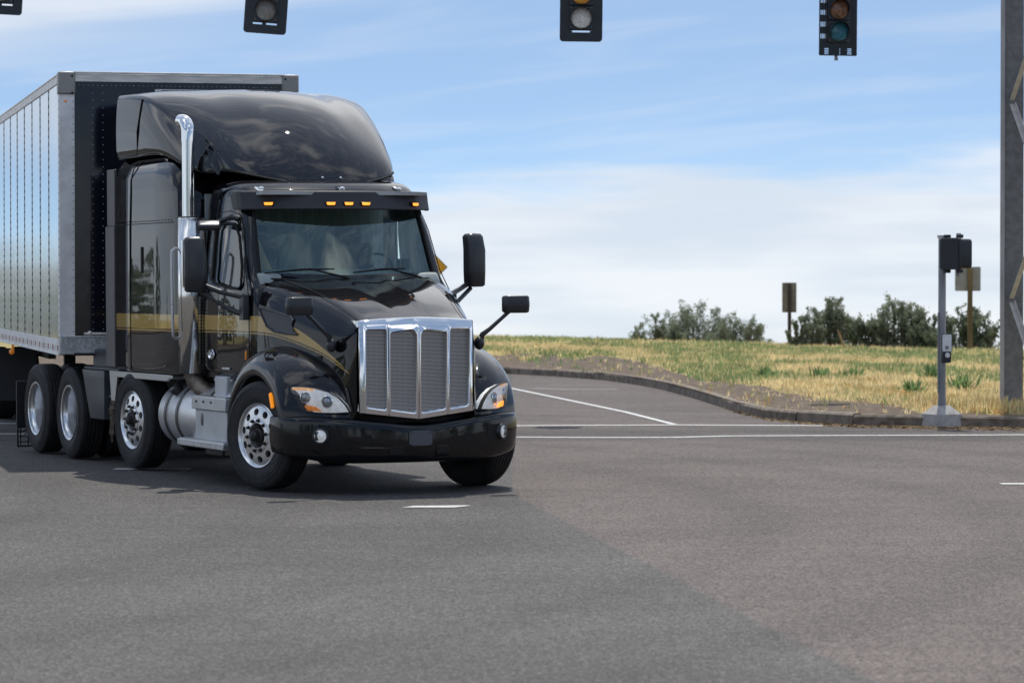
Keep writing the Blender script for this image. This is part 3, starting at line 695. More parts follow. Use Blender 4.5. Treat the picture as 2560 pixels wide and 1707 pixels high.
for s in (-1, 1):
    m = MB(); m.box((.44, s * 1.192, .862), (.045, .025, .145), roty(math.radians(-24))); P(m, 'side_marker', amber, FEND[s], bev=.006)
    w = MB(); rws = []   # wheel-well liner
    for y in (1.10, .55):
        rws.append([(-.02 + .66 * math.cos(math.radians(a)), s * y, .50 + .60 * math.sin(math.radians(a))) for a in range(-10, 195, 12)])
    w.grid(rws); P(w, 'wheel_well', blackhole, FEND[s], sol=.01)
# --- headlights on the front corner of each fender
HO = [(.063, .990), (.187, .990), (.310, .978), (.44, .945), (.530, .893), (.590, .829), (.628, .765), (.52, .758), (.402, .758), (.248, .766), (.135, .785), (.098, .85), (.076, .92)]
TS = [(.112, .842), (.248, .826), (.325, .812), (.385, .770), (.248, .776), (.145, .793)]
def hlp(s, a, z, off=0.):
    # map along-headlight distance a to the bulged plan curve
    t = a / .638; bx = .60 + .42 * t; by = 1.12 - .48 * t; bul = .055 * math.sin(PI * min(1, max(0, t))) + off + .02 * (z - .75) * -1
    return (bx + .75 * bul, s * (by + .66 * bul), z)
def hfan(b, s, poly, off, dome=0.0):
    cx = sum(p[0] for p in poly) / len(poly); cz = sum(p[1] for p in poly) / len(poly); n = len(poly); vs = []
    L = 4
    for k in range(L + 1):
        f = 1 - k / L * .98
        for p in poly: vs.append(hlp(s, cx + (p[0] - cx) * f, cz + (p[1] - cz) * f, off + dome * (1 - f * f)))
    fs = [(k * n + i, k * n + (i + 1) % n, (k + 1) * n + (i + 1) % n, (k + 1) * n + i) for k in range(L) for i in range(n)] + [tuple(L * n + i for i in range(n))]
    b.add(vs, fs)
for s in (-1, 1):
    b = MB()
    hfan(b, s, HO, .004, .0)
    n = len(HO); b.add([hlp(s, a, z, .004) for a, z in HO] + [hlp(s, a, z, -.09) for a, z in HO], [(i, (i + 1) % n, (i + 1) % n + n, i + n) for i in range(n)])
    hl = P(b, 'headlight', refl_m)
    if s > 0: tag(hl, 'headlight on the driver side with its amber turn signal glowing')
    b = MB(); n = len(HO); cy_, cz_ = .34, .87
    big = [(cy_ + (p[0] - cy_) * 1.035, cz_ + (p[1] - cz_) * 1.05) for p in HO]
    b.add([hlp(s, *p, .016) for p in HO] + [hlp(s, *p, .018) for p in big] + [hlp(s, *p, -.02) for p in big], [(i, (i + 1) % n, (i + 1) % n + n, i + n) for i in range(n)] + [(i + n, (i + 1) % n + n, (i + 1) % n + 2 * n, i + 2 * n) for i in range(n)])
    P(b, 'bezel', blackhole, hl)
    b = MB(); hfan(b, s, TS, .010); P(b, 'turn_signal', amber_lit if s > 0 else M('amber_signal_faint', (.80, .26, .05), .25, emit=((1, .35, .05), .18), vary=.3, vscale=40), hl)  # passenger-side signal is not flashing but has a faint added glow
    b = MB(); hfan(b, s, [(.075, .984), (.187, .986), (.30, .976), (.30, .955), (.187, .965), (.09, .962)], .011); P(b, 'upper_marker', M('amber_clear', (.80, .50, .25), .25, emit=((1, .5, .15), .35)), hl)
    for a, z, r in ((.222, .897, .045), (.43, .858, .050)):
        c = Vector(hlp(s, a, z, .012)); nrm = Vector((.75, s * .66, 0)); q = nrm.to_track_quat('Y', 'Z').to_matrix()
        b = MB(); b.lathe([(r * 1.18, -.006), (r * 1.18, .004), (r, .006), (r * .96, -.004)], 24); b.v = [tuple(c + q @ Vector(p)) for p in b.v]; P(b, 'lamp_ring', chrome, hl)
        b = MB(); b.lathe([(r * .96, -.002), (r * .8, .006), (r * .55, .016), (r * .2, .022), (.001, .023)], 24); b.v = [tuple(c + q @ Vector(p)) for p in b.v]; P(b, 'projector_lamp', lens_w, hl)
    b = MB(); hfan(b, s, HO, .018, .014); P(b, 'lens_cover', glass_lamp, hl)
# --- bumper
BP = [(.42, 1.205), (.62, 1.195), (.78, 1.135), (.93, .93), (1.02, .70), (1.075, .48), (1.12, .25), (1.145, 0)]
def btop(y): return .72 if y > .8 else .62 + (.72 - .62) * min(1, max(0, (y - .0) / .8)) ** 1.0
def bbot(y): return .295 + .07 * max(0, (y - .7) / .5) ** 1.5
hb = MB(); rows = []
for dx, f in ((-.10, 1.02), (-.012, 1.0), (.0, .93), (.004, .62), (.006, .38), (-.02, .06), (-.05, .0), (-.14, -.02)):
    row = []
    for k, (x, y) in enumerate(BP):
        z0, z1 = bbot(y), btop(y); z = z0 + (z1 - z0) * f; tx = Vector((1, .25)) if y < 1.0 else Vector((.35, 1)); tx.normalize()
        row.append((x + dx * tx.x, y + dx * tx.y, z))
    rows.append([(p[0], -p[1], p[2]) for p in row] + row[:-1][::-1])
hb.grid(rows); bumper = P(hb, 'bumper', satin, sub=2)
plate_m = M('plate_plastic', (.085, .092, .105), .4)
def bx_at(y):
    y = abs(y)
    for a, b in zip(BP, BP[1:]):
        if b[1] <= y <= a[1]: t = (a[1] - y) / (a[1] - b[1]); return a[0] + (b[0] - a[0]) * t
    return BP[-1][0]
def on_bumper(y, z, w, h, name, mat, r=.012, proud=.006, parent=bumper, thick=.02, bev=.003):
    b = MB(); s = (bx_at(y + .05) - bx_at(y - .05)) / .1; ang = math.atan2(-s, 1)
    pr = rrect(w, h, r); n = len(pr); R_ = rotz(ang)
    b.prism(pr, -thick, proud, 'x'); b.v = [tuple(R_ @ Vector(p) + Vector((bx_at(y), y, z))) for p in b.v]
    return P(b, name, mat, parent, bev=bev)
plate_ = on_bumper(-.005, .515, .225, .135, 'tow_cover', plate_m, .02, .016)
for yy in (-.1, .09):
    for zz in (.46, .57): bl = MB(); bl.sphere((1.145 + .014 - .01 * abs(yy), yy, zz), .010, 5); P(bl, 'bolt', plastic, plate_)
for yy in (-.50, .50): on_bumper(yy, .515, .085, .085, 'tow_hook_hole', blackhole, .014, .004)  # raised black pad stands for the darkness inside each tow hole
for yy in (-.235, .225):
    pk = on_bumper(yy, .405, .13, .08, 'step_pocket', satin, .012, .007)
    on_bumper(yy, .410, .112, .060, 'pocket_recess', blackhole, .01, .010, parent=pk)  # black pad painted in for the shade of the pocket
for s in (-1, 1):
    fy = s * .905
    rc = on_bumper(fy - s * .07, .545, .25, .15, 'fog_lamp_recess', blackhole, .04, .005)  # dark pad imitates the shaded hollow around the fog lamp
    c = Vector((bx_at(fy) + .006, fy, .548)); q = Vector((.78, s * .62, 0)).normalized().to_track_quat('Y', 'Z').to_matrix()
    b = MB(); b.lathe([(.078, -.02), (.075, .014), (.062, .018), (.057, .010)], 28); b.v = [tuple(c + q @ Vector(p)) for p in b.v]; fog = P(b, 'fog_lamp', plastic)
    b = MB(); b.lathe([(.056, .012), (.042, .004), (.018, .012), (.001, .018)], 28); b.v = [tuple(c + q @ Vector(p)) for p in b.v]; P(b, 'fog_reflector', refl_m, fog)  # shares the added reflector glow to brighten the fog lamp
    b = MB(); b.lathe([(.053, .012), (.04, .022), (.02, .027), (.001, .028)], 24); b.v = [tuple(c + q @ Vector(p)) for p in b.v]; P(b, 'fog_lens', glass_lamp, fog)
# dark gap panel between hood nose and bumper
b = MB(); b.grid([[(bx_at(y) - .12, y, .66) for y in (-1.0, -.6, -.3, 0, .3, .6, 1.0)], [(bx_at(y) - .18, y, .79 + .0 * y) for y in (-1.0, -.6, -.3, 0, .3, .6, 1.0)]]); P(b, 'lower_panel', blackhole)
# --- cab shell: columns run from rear of door to the centre of the windscreen
#      c0 back   c1 win rear  c2 mid     c3 win front  c4 pillar a   c5 pillar b (glass edge) c6   c7   c8 centre
CAB = [
 (1.02, [(-1.93, 1.05), (-1.70, 1.06), (-1.2, 1.06), (-.76, 1.055), (-.50, 1.04), (-.42, .98), (-.40, .7), (-.4, .35), (-.4, 0)]),
 (1.45, [(-1.93, 1.05), (-1.70, 1.06), (-1.2, 1.06), (-.76, 1.055), (-.50, 1.04), (-.42, .98), (-.40, .7), (-.4, .35), (-.4, 0)]),
 (1.82, [(-1.93, 1.04), (-1.70, 1.05), (-1.2, 1.05), (-.76, 1.045), (-.50, 1.03), (-.44, .97), (-.42, .7), (-.4, .35), (-.4, 0)]),
 (1.90, [(-1.93, 1.03), (-1.70, 1.04), (-1.2, 1.04), (-.77, 1.035), (-.56, 1.01), (-.52, .95), (-.46, .68), (-.43, .35), (-.42, 0)]),
 (1.985, [(-1.93, 1.02), (-1.70, 1.03), (-1.2, 1.03), (-.79, 1.02), (-.66, .985), (-.64, .90), (-.54, .66), (-.48, .35), (-.465, 0)]),
 (2.12, [(-1.93, 1.01), (-1.70, 1.015), (-1.2, 1.015), (-.82, 1.00), (-.72, .965), (-.70, .885), (-.60, .64), (-.54, .35), (-.525, 0)]),
 (2.42, [(-1.93, .985), (-1.70, .99), (-1.24, .99), (-.95, .975), (-.86, .94), (-.84, .865), (-.745, .62), (-.69, .34), (-.675, 0)]),
 (2.55, [(-1.93, .975), (-1.68, .98), (-1.30, .98), (-1.08, .965), (-.93, .93), (-.90, .855), (-.81, .61), (-.755, .33), (-.74, 0)]),
 (2.68, [(-1.93, .965), (-1.68, .965), (-1.35, .96), (-1.15, .95), (-1.02, .92), (-.97, .845), (-.88, .60), (-.825, .33), (-.81, 0)]),
 (2.82, [(-1.93, .95), (-1.68, .95), (-1.38, .945), (-1.22, .93), (-1.10, .89), (-1.05, .81), (-.96, .58), (-.91, .32), (-.90, 0)]),
 (2.915, [(-1.93, .91), (-1.70, .91), (-1.45, .90), (-1.32, .88), (-1.25, .84), (-1.20, .76), (-1.10, .55), (-1.05, .31), (-1.04, 0)]),
 (2.955, [(-1.93, .80), (-1.75, .80), (-1.6, .79), (-1.5, .77), (-1.45, .73), (-1.40, .66), (-1.32, .48), (-1.27, .3), (-1.26, 0)]),
 (2.97, [(-1.93, .4), (-1.85, .4), (-1.8, .4), (-1.75, .39), (-1.72, .36), (-1.7, .33), (-1.68, .25), (-1.66, .15), (-1.65, 0)])]
zf = lambda z, j, i: z
half = []
for i, (z, r_) in enumerate(CAB):
    zz = []
    for j, (x, y) in enumerate(r_):
        q = z
        if i in (4, 5): q = z - .012 * max(0, j - 5)
        if i == 3 and 1 <= j <= 3: q = 1.885 - .0 + (.06 if j == 1 else .03 if j == 2 else -.015)
        zz.append((x, y, q))
    half.append(zz)
WS = {(i, j) for i in (4, 5, 6, 7, 8) for j in (5, 6, 7)}
SW = {(i, j) for i in (3, 4, 5, 6) for j in (1, 2)}
SD = SW | {(i, 0) for i in (3, 4, 5, 6)}
b = MB(); b.grid([[(x, -y, z) for x, y, z in r_] for r_ in half], skip=lambda i, j: (i, j) in WS or (i, j) in SW); b.grid([[(x, y, z) for x, y, z in r_] for r_ in half], skip=lambda i, j: (i, j) in WS or (i, j) in SD)
cab = P(b, 'cab', stripe, sub=2, sol=.035)
# glass follows the same surface, set a little inside
def inset(p, s, d=.022): x, y, z = p; return (x - d * .6, s * (y - d), z)
b = MB()
rows = []
for i in range(4, 10): r_ = [( x - .028, -y, z) for x, y, z in half[i][5:9]]; rows.append(r_ + [(p[0], -p[1], p[2]) for p in r_[:-1][::-1]])
rows[0] = [(p[0] + .01, p[1] * 1.02, p[2] - .03) for p in rows[0]]; rows = [[(p[0], p[1] * 1.03, p[2]) for p in r_] for r_ in rows]
b.grid(rows); windscreen = P(b, 'windscreen', glass, sub=1)
# rubber-black frit band at the windscreen foot and sides
b = MB(); foot = [(half[4][j][0] + .004 + .012 * (j - 5 > 0), half[4][j][1], half[4][j][2] + .0) for j in range(5, 9)]; foot2 = [(half[5][j][0] - .006 + .02, half[5][j][1], half[5][j][2] - .075) for j in range(5, 9)]
r1 = [(x - .012, -y, z - .02) for x, y, z in foot]; r2 = [(x - .012, -y, z) for x, y, z in foot2]
b.grid([r1 + [(p[0], -p[1], p[2]) for p in r1[:-1][::-1]], r2 + [(p[0], -p[1], p[2]) for p in r2[:-1][::-1]]]); P(b, 'frit_band', satin, windscreen)
for s in (-1, 1):
    fr = MB(); path = [(half[i][5][0] - .004, s * (half[i][5][1] + .006), half[i][5][2]) for i in range(4, 9)]; fr.tube(path, .016, 8); P(fr, 'windscreen_seal', blackhole, windscreen)
sl_ = MB(); pth = [(x + .012, -y, z - .006) for x, y, z in half[4][5:9]]; pth = pth + [(p[0], -p[1], p[2]) for p in pth[:-1][::-1]]; sl_.tube(pth, .014, 8); P(sl_, 'windscreen_seal', blackhole, windscreen)
cw = MB(); rws = [[(x + .03 + .10 * k, y * (1 - .03 * k), z - .03 - .012 * k) for x, y, z in pth] for k in (0, 1)]; cw.grid(rws); P(cw, 'cowl', satin)
# doors: seams, window with divider, handle
for s in (-1, 1):
    d = MB()
    pts = [(-1.86, 1.062, 1.06), (-1.86, 1.052, 1.82), (-1.86, 1.005, 2.2), (-1.84, .985, 2.5), (-1.72, .972, 2.62), (-1.30, .968, 2.64), (-1.06, .955, 2.60), (-.93, .965, 2.45), (-.76, 1.012, 2.06), (-.60, 1.045, 1.86), (-.555, 1.052, 1.7), (-.55, 1.056, 1.06)]
    d.tube([(x, s * (y - .004), z) for x, y, z in pts], .005, 6); door = P(d, 'door', blackhole)
    w = MB(); rows = [[(x, s * (y - .024), z) for x, y, z in half[i][1:4]] for i in range(3, 8)]
    rows = [[(p[0] + (.03 if j == 2 else -.03 if j == 0 else 0), p[1], p[2]) for j, p in enumerate(r_)] for r_ in rows]; rows[0] = [(p[0], p[1], p[2] - .03) for p in rows[0]]; rows[-1] = [(p[0], p[1], p[2] + .03) for p in rows[-1]]
    w.grid(rows); P(w, 'door_window', glass_side, door)
    w = MB(); ring = [(x, s * (y + .006), z) for x, y, z in [(-1.64, 1.03, 1.99), (-1.645, 1.0, 2.3), (-1.62, .985, 2.46), (-1.50, .98, 2.515), (-1.28, .978, 2.52), (-1.11, .97, 2.49), (-.995, .975, 2.39), (-.86, 1.0, 2.10), (-.81, 1.03, 1.92), (-.85, 1.04, 1.885), (-1.2, 1.04, 1.90), (-1.58, 1.04, 1.945)]]
    w.tube(ring, .014, 6, closed=True); P(w, 'window_seal', blackhole, door)
    h_ = MB(); h_.lathe([(.001, -.004), (.055, .0), (.07, .008), (.062, .014), (.04, .006), (.001, .002)], 24); h_.v = [(p[0] * 1.35 - 1.60, s * (p[1] + 1.062), p[2] * .75 + 1.245) for p in h_.v]; h_.tube([(-1.68, s * 1.078, 1.25), (-1.60, s * 1.095, 1.255), (-1.53, s * 1.078, 1.25)], .014, 8); P(h_, 'door_handle', chrome, door)
    k_ = MB(); k_.box((-1.17, s * 1.068, 1.115), (.22, .012, .022)); P(k_, 'lower_trim', chrome_b, door, bev=.004)
    k_ = MB(); k_.box((-.60, s * 1.068, 1.255), (.016, .014, .085), roty(.12)); P(k_, 'side_turn_signal', amber_dim, cab, bev=.004)
# --- sun visor with five marker lamps
b = MB(); VX = [(-1.10, 1.0), (-1.02, .995), (-.95, .975), (-.88, .90), (-.80, .78), (-.745, .64), (-.70, .50), (-.668, .36), (-.642, .22), (-.628, .1), (-.625, 0)]
rows = []
for z, dx in ((2.83, -.17), (2.822, -.05), (2.812, -.040), (2.745, -.024), (2.735, -.022), (2.652, .008), (2.642, -.004), (2.65, -.03), (2.80, -.12)):
    r_ = [(x + dx, -y, z) for x, y in VX]; rows.append(r_ + [(p[0], -p[1], p[2]) for p in r_[:-1][::-1]])
b.grid(rows); visor = P(b, 'sun_visor', visor_m, ang=11)
for y in (-.755, -.18, 0, .18, .755):
    xs_ = [(.78, -.80), (0, -.625)]; x = -.792 if abs(y) > .5 else -.640 if abs(y) > .1 else -.630
    ang = -math.copysign(.55, y) if abs(y) > .5 else 0
    ang = math.copysign(.56, y) if abs(y) > .5 else math.copysign(.10, y) if y else 0
    b = MB(); b.prism([(-.056, .018), (.056, .018), (.044, -.021), (-.044, -.021)], -.02, .012, 'x'); b.v = [tuple(rotz(ang) @ Vector(p) + Vector((x, y, 2.700))) for p in b.v]; ml = P(b, 'marker_lamp', blackhole, visor, bev=.004)
    b = MB(); b.prism([(-.046, .012), (.046, .012), (.036, -.015), (-.036, -.015)], .012, .024, 'x'); b.v = [tuple(rotz(ang) @ Vector(p) + Vector((x, y, 2.700))) for p in b.v]; P(b, 'marker_lamp', amber_lit, visor, bev=.004)
for y in (-.80, 0, .62): br = MB(); br.box((-.86 - .1 * abs(y), y, 2.845), (.16, .035, .03), roty(.25)); br.sphere((-.80 - .1 * abs(y), y, 2.85), .03, 6, (1, 1, .6)); P(br, 'visor_bracket', chrome, visor, bev=.004)
# --- wipers
for (y0, y1, py) in ((-.86, -.22, -.12), (-.03, .55, .70)):
    b = MB(); f = lambda y: -.435 - .22 * (abs(y) / .9) ** 2
    b.tube([(f(y0) - .0, y0, 2.035), (f((y0 + y1) / 2) + .005, (y0 + y1) / 2, 2.065), (f(y1), y1, 2.07)], [.006, .011, .006], 6)
    b.tube([(f((y0 + y1) / 2 + .08), (y0 + y1) / 2 + .08, 2.075), (f(py) + .06, py, 1.985), (f(py) + .075, py + .02, 1.97)], [.007, .012, .014], 6); P(b, 'wiper', blackhole)
# --- sleeper
b = MB()
SL = [(1.03, 0), (1.10, .01), (1.5, .01), (2.5, .005), (2.85, 0), (3.02, -.0), (3.14, -.03), (3.21, -.09)]
fx = [-2.20, -2.20, -2.20, -2.21, -2.23, -2.30, -2.46, -2.75]
rows = []
for (z, dy), xf in zip(SL, fx):
    Y = 1.195 + dy
    half_ = [(-4.26, 0), (-4.26, Y * .6), (-4.26, Y - .02), (-4.24, Y), (-3.75, Y), (-3.0, Y), (xf - .16, Y), (xf - .05, Y - .02), (xf, Y - .12), (xf, Y * .5), (xf, 0)]
    rows.append([(x, -y, z) for x, y in half_] + [(x, y, z) for x, y in half_[::-1][1:]])
b.grid(rows); b.cur = 1
for s in (-1, 1):
    for x in [-4.2 + .1 * k for k in range(19)]: b.sphere((x, s * 1.203, 2.575), .0065, 4); b.sphere((x, s * 1.206, 1.06), .006, 4)
sleeper = P(b, 'sleeper', [stripe, rivet_d], weld=True, ang=50, bev=.0)
for z in (3.12, 1.05): b = MB(); b.box((-3.23, 0, z), (2.0, 2.1, .05)); P(b, 'sleeper_floor' if z < 2 else 'sleeper_roof', blackhole, sleeper)
for s in (-1, 1):
    t_ = MB()
    t_.tube([(-3.755, s * 1.206, 1.04), (-3.755, s * 1.206, 2.5), (-3.73, s * 1.198, 3.0), (-3.66, s * 1.185, 3.13), (-3.50, s * 1.14, 3.19)], .006, 6)
    t_.tube([(-4.25, s * 1.202, 2.55), (-3.2, s * 1.203, 2.55), (-2.36, s * 1.203, 2.55)], .004, 6); P(t_, 'panel_seam', blackhole, sleeper)
    hd = MB(); hd.box((-3.36, s * 1.206, 2.18), (.055, .012, .27)); P(hd, 'locker_handle', blackhole, sleeper, bev=.006)
    lk = MB(); lk.box((-4.12, s * 1.206, 2.66), (.05, .012, .05)); P(lk, 'latch', blackhole, sleeper, bev=.004)
    # cab side extender
    ex = MB(); ex.box((-4.415, s * 1.19, 2.84), (.27, .03, .60)); ex.box((-4.43, s * 1.20, 1.80), (.31, .03, 1.48)); P(ex, 'side_extender', M('extender_plastic', (.085, .078, .080), .42, vary=.1), bev=.008)
# --- roof fairing
FR = [((-4.25, 3.955), (-4.25, 1.15, 3.91), (-4.25, 1.19, 3.23)),
      ((-4.21, 3.955), (-4.20, 1.15, 3.91), (-4.20, 1.19, 3.23)),
      ((-3.80, 3.955), (-3.75, 1.15, 3.895), (-3.70, 1.19, 3.235)),
      ((-3.25, 3.945), (-3.25, 1.14, 3.85), (-3.15, 1.19, 3.25)),
      ((-2.70, 3.885), (-2.78, 1.09, 3.67), (-2.70, 1.165, 3.24)),
      ((-2.20, 3.74), (-2.35, 1.02, 3.47), (-2.40, 1.13, 3.14)),
      ((-1.78, 3.53), (-2.03, .96, 3.31), (-2.10, 1.07, 3.06)),
      ((-1.42, 3.27), (-1.86, .91, 3.19), (-1.95, 1.01, 3.02)),
      ((-1.20, 3.03), (-1.80, .90, 3.12), (-1.88, .97, 3.02)),
      ((-1.12, 2.885), (-1.77, .89, 3.05), (-1.84, .94, 3.02))]
rows = []
for i, (C_, S_, B_) in enumerate(FR):
    r_ = []
    for k in range(9):
        t = k / 8 * PI / 2; c, s_ = math.cos(t), math.sin(t)
        y = S_[1] * s_; fy = s_
        x = S_[0] + (C_[0] - S_[0]) * c ** .9; e = (5, 5, 5, 4.2, 3.0, 2.5, 2.2, 2.0, 2.0, 2.0)[i]
        z = S_[2] + (C_[1] - S_[2]) * (1 - fy ** e)
        # shallow central spine and side flutes
        if 2 < i < 7: z += .010 * math.exp(-(y / .10) ** 2) - .028 * math.exp(-((y - .62) / .14) ** 2)
        r_.append((x, y, z))
    r_.append((S_[0] - .003, S_[1] + .022, S_[2] - .025)); r_.append((S_[0] - .005, S_[1] + .028, S_[2] - .07)); m_ = lerp(S_, B_, .45); r_.append((m_[0], m_[1] + .030, m_[2])); r_.append(B_)
    rows.append([(p[0], -p[1], p[2]) for p in r_[::-1]] + r_[1:])
b = MB(); b.grid(rows); fairing = P(b, 'roof_fairing', paint, sub=2, sol=.02)
for s in (-1, 1):
    t_ = MB(); t_.tube([(-3.42, s * 1.168, 3.83), (-3.44, s * 1.182, 3.72), (-3.50, s * 1.20, 3.50), (-3.54, s * 1.185, 3.26)], .008, 6); P(t_, 'fairing_seam', blackhole, fairing)
    bt = MB(); bt.sphere((-1.165, -.06 if s < 0 else .13, 2.965), .014, 6); P(bt, 'bolt', chrome, fairing)
gk = MB(); pth = [(FR[-1][1][0] + (FR[-1][0][0] - FR[-1][1][0]) * math.cos(t) ** .9 - .01, FR[-1][1][1] * math.sin(t), 2.888 + .16 * abs(math.sin(t)) ** 2.0) for t in [(-PI / 2) + PI * k / 20 for k in range(21)]]
gk.tube(pth, .011, 8); P(gk, 'fairing_gasket', blackhole, fairing)
rb_ = MB(); rb_.box((-4.235, 0, 3.55), (.02, 2.2, .7)); P(rb_, 'fairing_back', blackhole, fairing)
# --- air intake grilles set in the hood flanks
mesh_m = grille_screen(); mesh_m.name = 'intake_mesh'; bn = [n for n in mesh_m.node_tree.nodes if n.type == 'TEX_BRICK'][0]; bn.inputs['Mortar'].default_value = (.13, .14, .16, 1); bn.inputs['Brick Width'].default_value = .028; bn.inputs['Row Height'].default_value = .018
for n_ in mesh_m.node_tree.nodes:
    if n_.type == 'COMBXYZ':
        sp_ = [k for k in mesh_m.node_tree.nodes if k.type == 'SEPXYZ'][0]; mesh_m.node_tree.links.new(sp_.outputs[0], n_.inputs[0])
def flank_y(x, z):
    for (x0, p0), (x1, p1) in zip(HS, HS[1:]):
        if x0 <= x <= x1:
            t = (x - x0) / (x1 - x0)
            def at(p):
                q = p[4:]
                for a, b_ in zip(q, q[1:]):
                    if b_[1] <= z <= a[1]: return a[0] + (b_[0] - a[0]) * (a[1] - z) / (a[1] - b_[1])
                return q[-1][0]
            return at(p0) * (1 - t) + at(p1) * t
    return .9
IN = [(-.40, 1.70), (-.15, 1.672), (.11, 1.625), (.155, 1.595), (.135, 1.545), (.17, 1.50), (.235, 1.462), (.06, 1.468), (-.12, 1.487), (-.24, 1.535), (-.33, 1.62)]
for s in (-1, 1):
    n = len(IN); cx = sum(p[0] for p in IN) / n; cz = sum(p[1] for p in IN) / n
    def ring(f, off): return [(cx + (x - cx) * f, s * (flank_y(cx + (x - cx) * f, cz + (z - cz) * f) + off), cz + (z - cz) * f) for x, z in IN]
    b = MB(); b.add(ring(1.0, .004) + ring(.62, .004) + ring(.05, .004), [(k * n + i, k * n + (i + 1) % n, (k + 1) * n + (i + 1) % n, (k + 1) * n + i) for k in range(2) for i in range(n)]); it = P(b, 'air_intake', mesh_m)
    b = MB(); b.tube(ring(1.02, .007), .009, 6, closed=True); P(b, 'intake_bezel', plastic, it)
# --- mirrors
for s in (-1, 1):
    b = MB(); rows = []
    for dz, f in ((-.265, .0), (-.262, .75), (-.245, .95), (-.1, 1), (.1, 1), (.235, .93), (.262, .72), (.268, .0)):
        rr = rrect(.155 * max(f, .03) + .0, .215 * max(f, .03), .055 * max(f, .02), 4); rows.append([(q[0], q[1] * (1 - .0 * dz), dz) for q in rr + rr[:1]])
    b.grid(rows); b.v = [tuple(rotz(s * .25) @ Vector(p) + Vector((-.93 - .04 * (p[2] > .2), s * 1.455, 2.135 + .018 * s))) for p in b.v]
    mr = P(b, 'side_mirror', plastic, bev=0, weld=True, ang=60)
    b = MB(); b.box((0, 0, 0), (.006, .175, .45)); b.v = [tuple(rotz(s * .25) @ Vector(p) + Vector((-1.012, s * 1.475, 2.13))) for p in b.v]; P(b, 'mirror_glass', chrome, mr)
    b = MB(); b.tube([(-.93, s * 1.40, 1.93), (-.84, s * 1.24, 1.86), (-.70, s * 1.10, 1.82), (-.62, s * 1.06, 1.80)], [.028, .027, .03, .035], 8); b.tube([(-.94, s * 1.42, 1.88), (-.85, s * 1.24, 1.75), (-.72, s * 1.12, 1.665), (-.62, s * 1.06, 1.64)], [.024, .024, .028, .03], 8)
    b.box((-.62, s * 1.075, 1.71), (.12, .06, .24)); P(b, 'mirror_arm', plastic, mr, bev=.008)
# look-down mirror over the passenger door
b = MB(); b.prism([(-.17, -.02), (.17, -.05), (.19, .0), (.10, .055), (-.13, .035)], -.11, .11); b.v = [tuple(rotz(-.35) @ Vector(p) + Vector((-1.33, -1.17, 2.495))) for p in b.v]; lm = P(b, 'look_down_mirror', plastic, bev=.02)
b = MB(); b.tube([(-1.25, -1.10, 2.53), (-1.10, -1.02, 2.58), (-1.05, -.96, 2.56)], .025, 8); P(b, 'mirror_arm', plastic, lm)
# hood mirrors
for s in (-1, 1):
    b = MB(); rows = []
    for dz, f in ((-.083, .0), (-.082, .8), (-.072, .95), (0, 1), (.07, .96), (.080, .84), (.082, 0)):
        rr = rrect(.12 * max(f, .03), .262 * max(f, .03), .045 * max(f, .03), 4); rows.append([(q[0], q[1], dz) for q in rr + rr[:1]])
    b.grid(rows); b.v = [tuple(rotz(s * -.1) @ Vector(p) + Vector((.88, s * 1.08, 1.73))) for p in b.v]; hm = P(b, 'hood_mirror', plastic, weld=True, ang=60)
    b = MB(); b.box((0, 0, 0), (.004, .22, .13)); b.v = [tuple(rotz(s * -.1) @ Vector(p) + Vector((.818, s * 1.08, 1.73))) for p in b.v]; P(b, 'mirror_glass', chrome, hm)
    b = MB(); b.tube([(.88, s * 1.02, 1.67), (.87, s * .94, 1.60), (.84, s * .83, 1.50), (.82, s * .765, 1.45), (.80, s * .75, 1.38)], [.02, .018, .02, .026, .03], 10); b.sphere((.80, s * .74, 1.37), .058, 8, (1.1, .8, 1.1)); P(b, 'mirror_arm', plastic, hm)
# --- exhaust stack
b = MB(); arc = [(-2.05 - .12 * (1 - math.cos(t)) * 1.0, -1.14 - .02 * (1 - math.cos(t)), 3.44 + .11 * math.sin(t)) for t in [PI / 2 * k / 8 for k in range(9)]]
b.tube([(-2.05, -1.14, 2.3), (-2.05, -1.14, 2.7), (-2.05, -1.14, 3.40)] + arc, [.062] * 12, 24); stack = P(b, 'exhaust_stack', chrome)
b = MB(); b.tube([(-2.05, -1.14, 3.34), (-2.05, -1.14, 3.44)] + arc + [(-2.19, -1.162, 3.55)], .066, 24); P(b, 'stack_tip', chrome, stack)
b = MB(); hsd = []
for z in (1.05, 2.57): hsd.append([(-2.03 + .127 * math.cos(math.radians(a)), -1.12 + .135 * math.sin(math.radians(a)), z) for a in range(-195, 6, 10)] + [(-1.903, -1.07, z), (-1.903, -1.02, z), (-1.915, -1.005, z)])
b.grid(hsd); hs = P(b, 'heat_shield', shield_m, stack, sol=.006)
b = MB(); rr_ = [[(-1.8995, y, z) for y in (-1.10, -1.03)] for z in (1.14, 1.92)]; b.grid(rr_); P(b, 'vent_slots', perf_m, hs)
b = MB(); b.lathe([(.128, 2.565), (.131, 2.575), (.128, 2.585), (.124, 2.575)], 24, 'z', (-2.03, -1.12, 0), True); P(b, 'shield_rim', chrome, hs)
b = MB(); b.tube([(-2.05, -1.14, 1.1), (-2.05, -1.14, 2.6)], .10, 20); P(b, 'muffler', exh, stack)
b = MB(); b.tube([(-2.04, -1.24, 2.28), (-2.03, -1.29, 2.285), (-2.03, -1.32, 2.26), (-2.03, -1.325, 2.2), (-2.01, -1.325, 1.50), (-2.01, -1.32, 1.42), (-2.02, -1.29, 1.395), (-2.04, -1.24, 1.40)], .016, 10); P(b, 'grab_handle', chrome_b, stack)
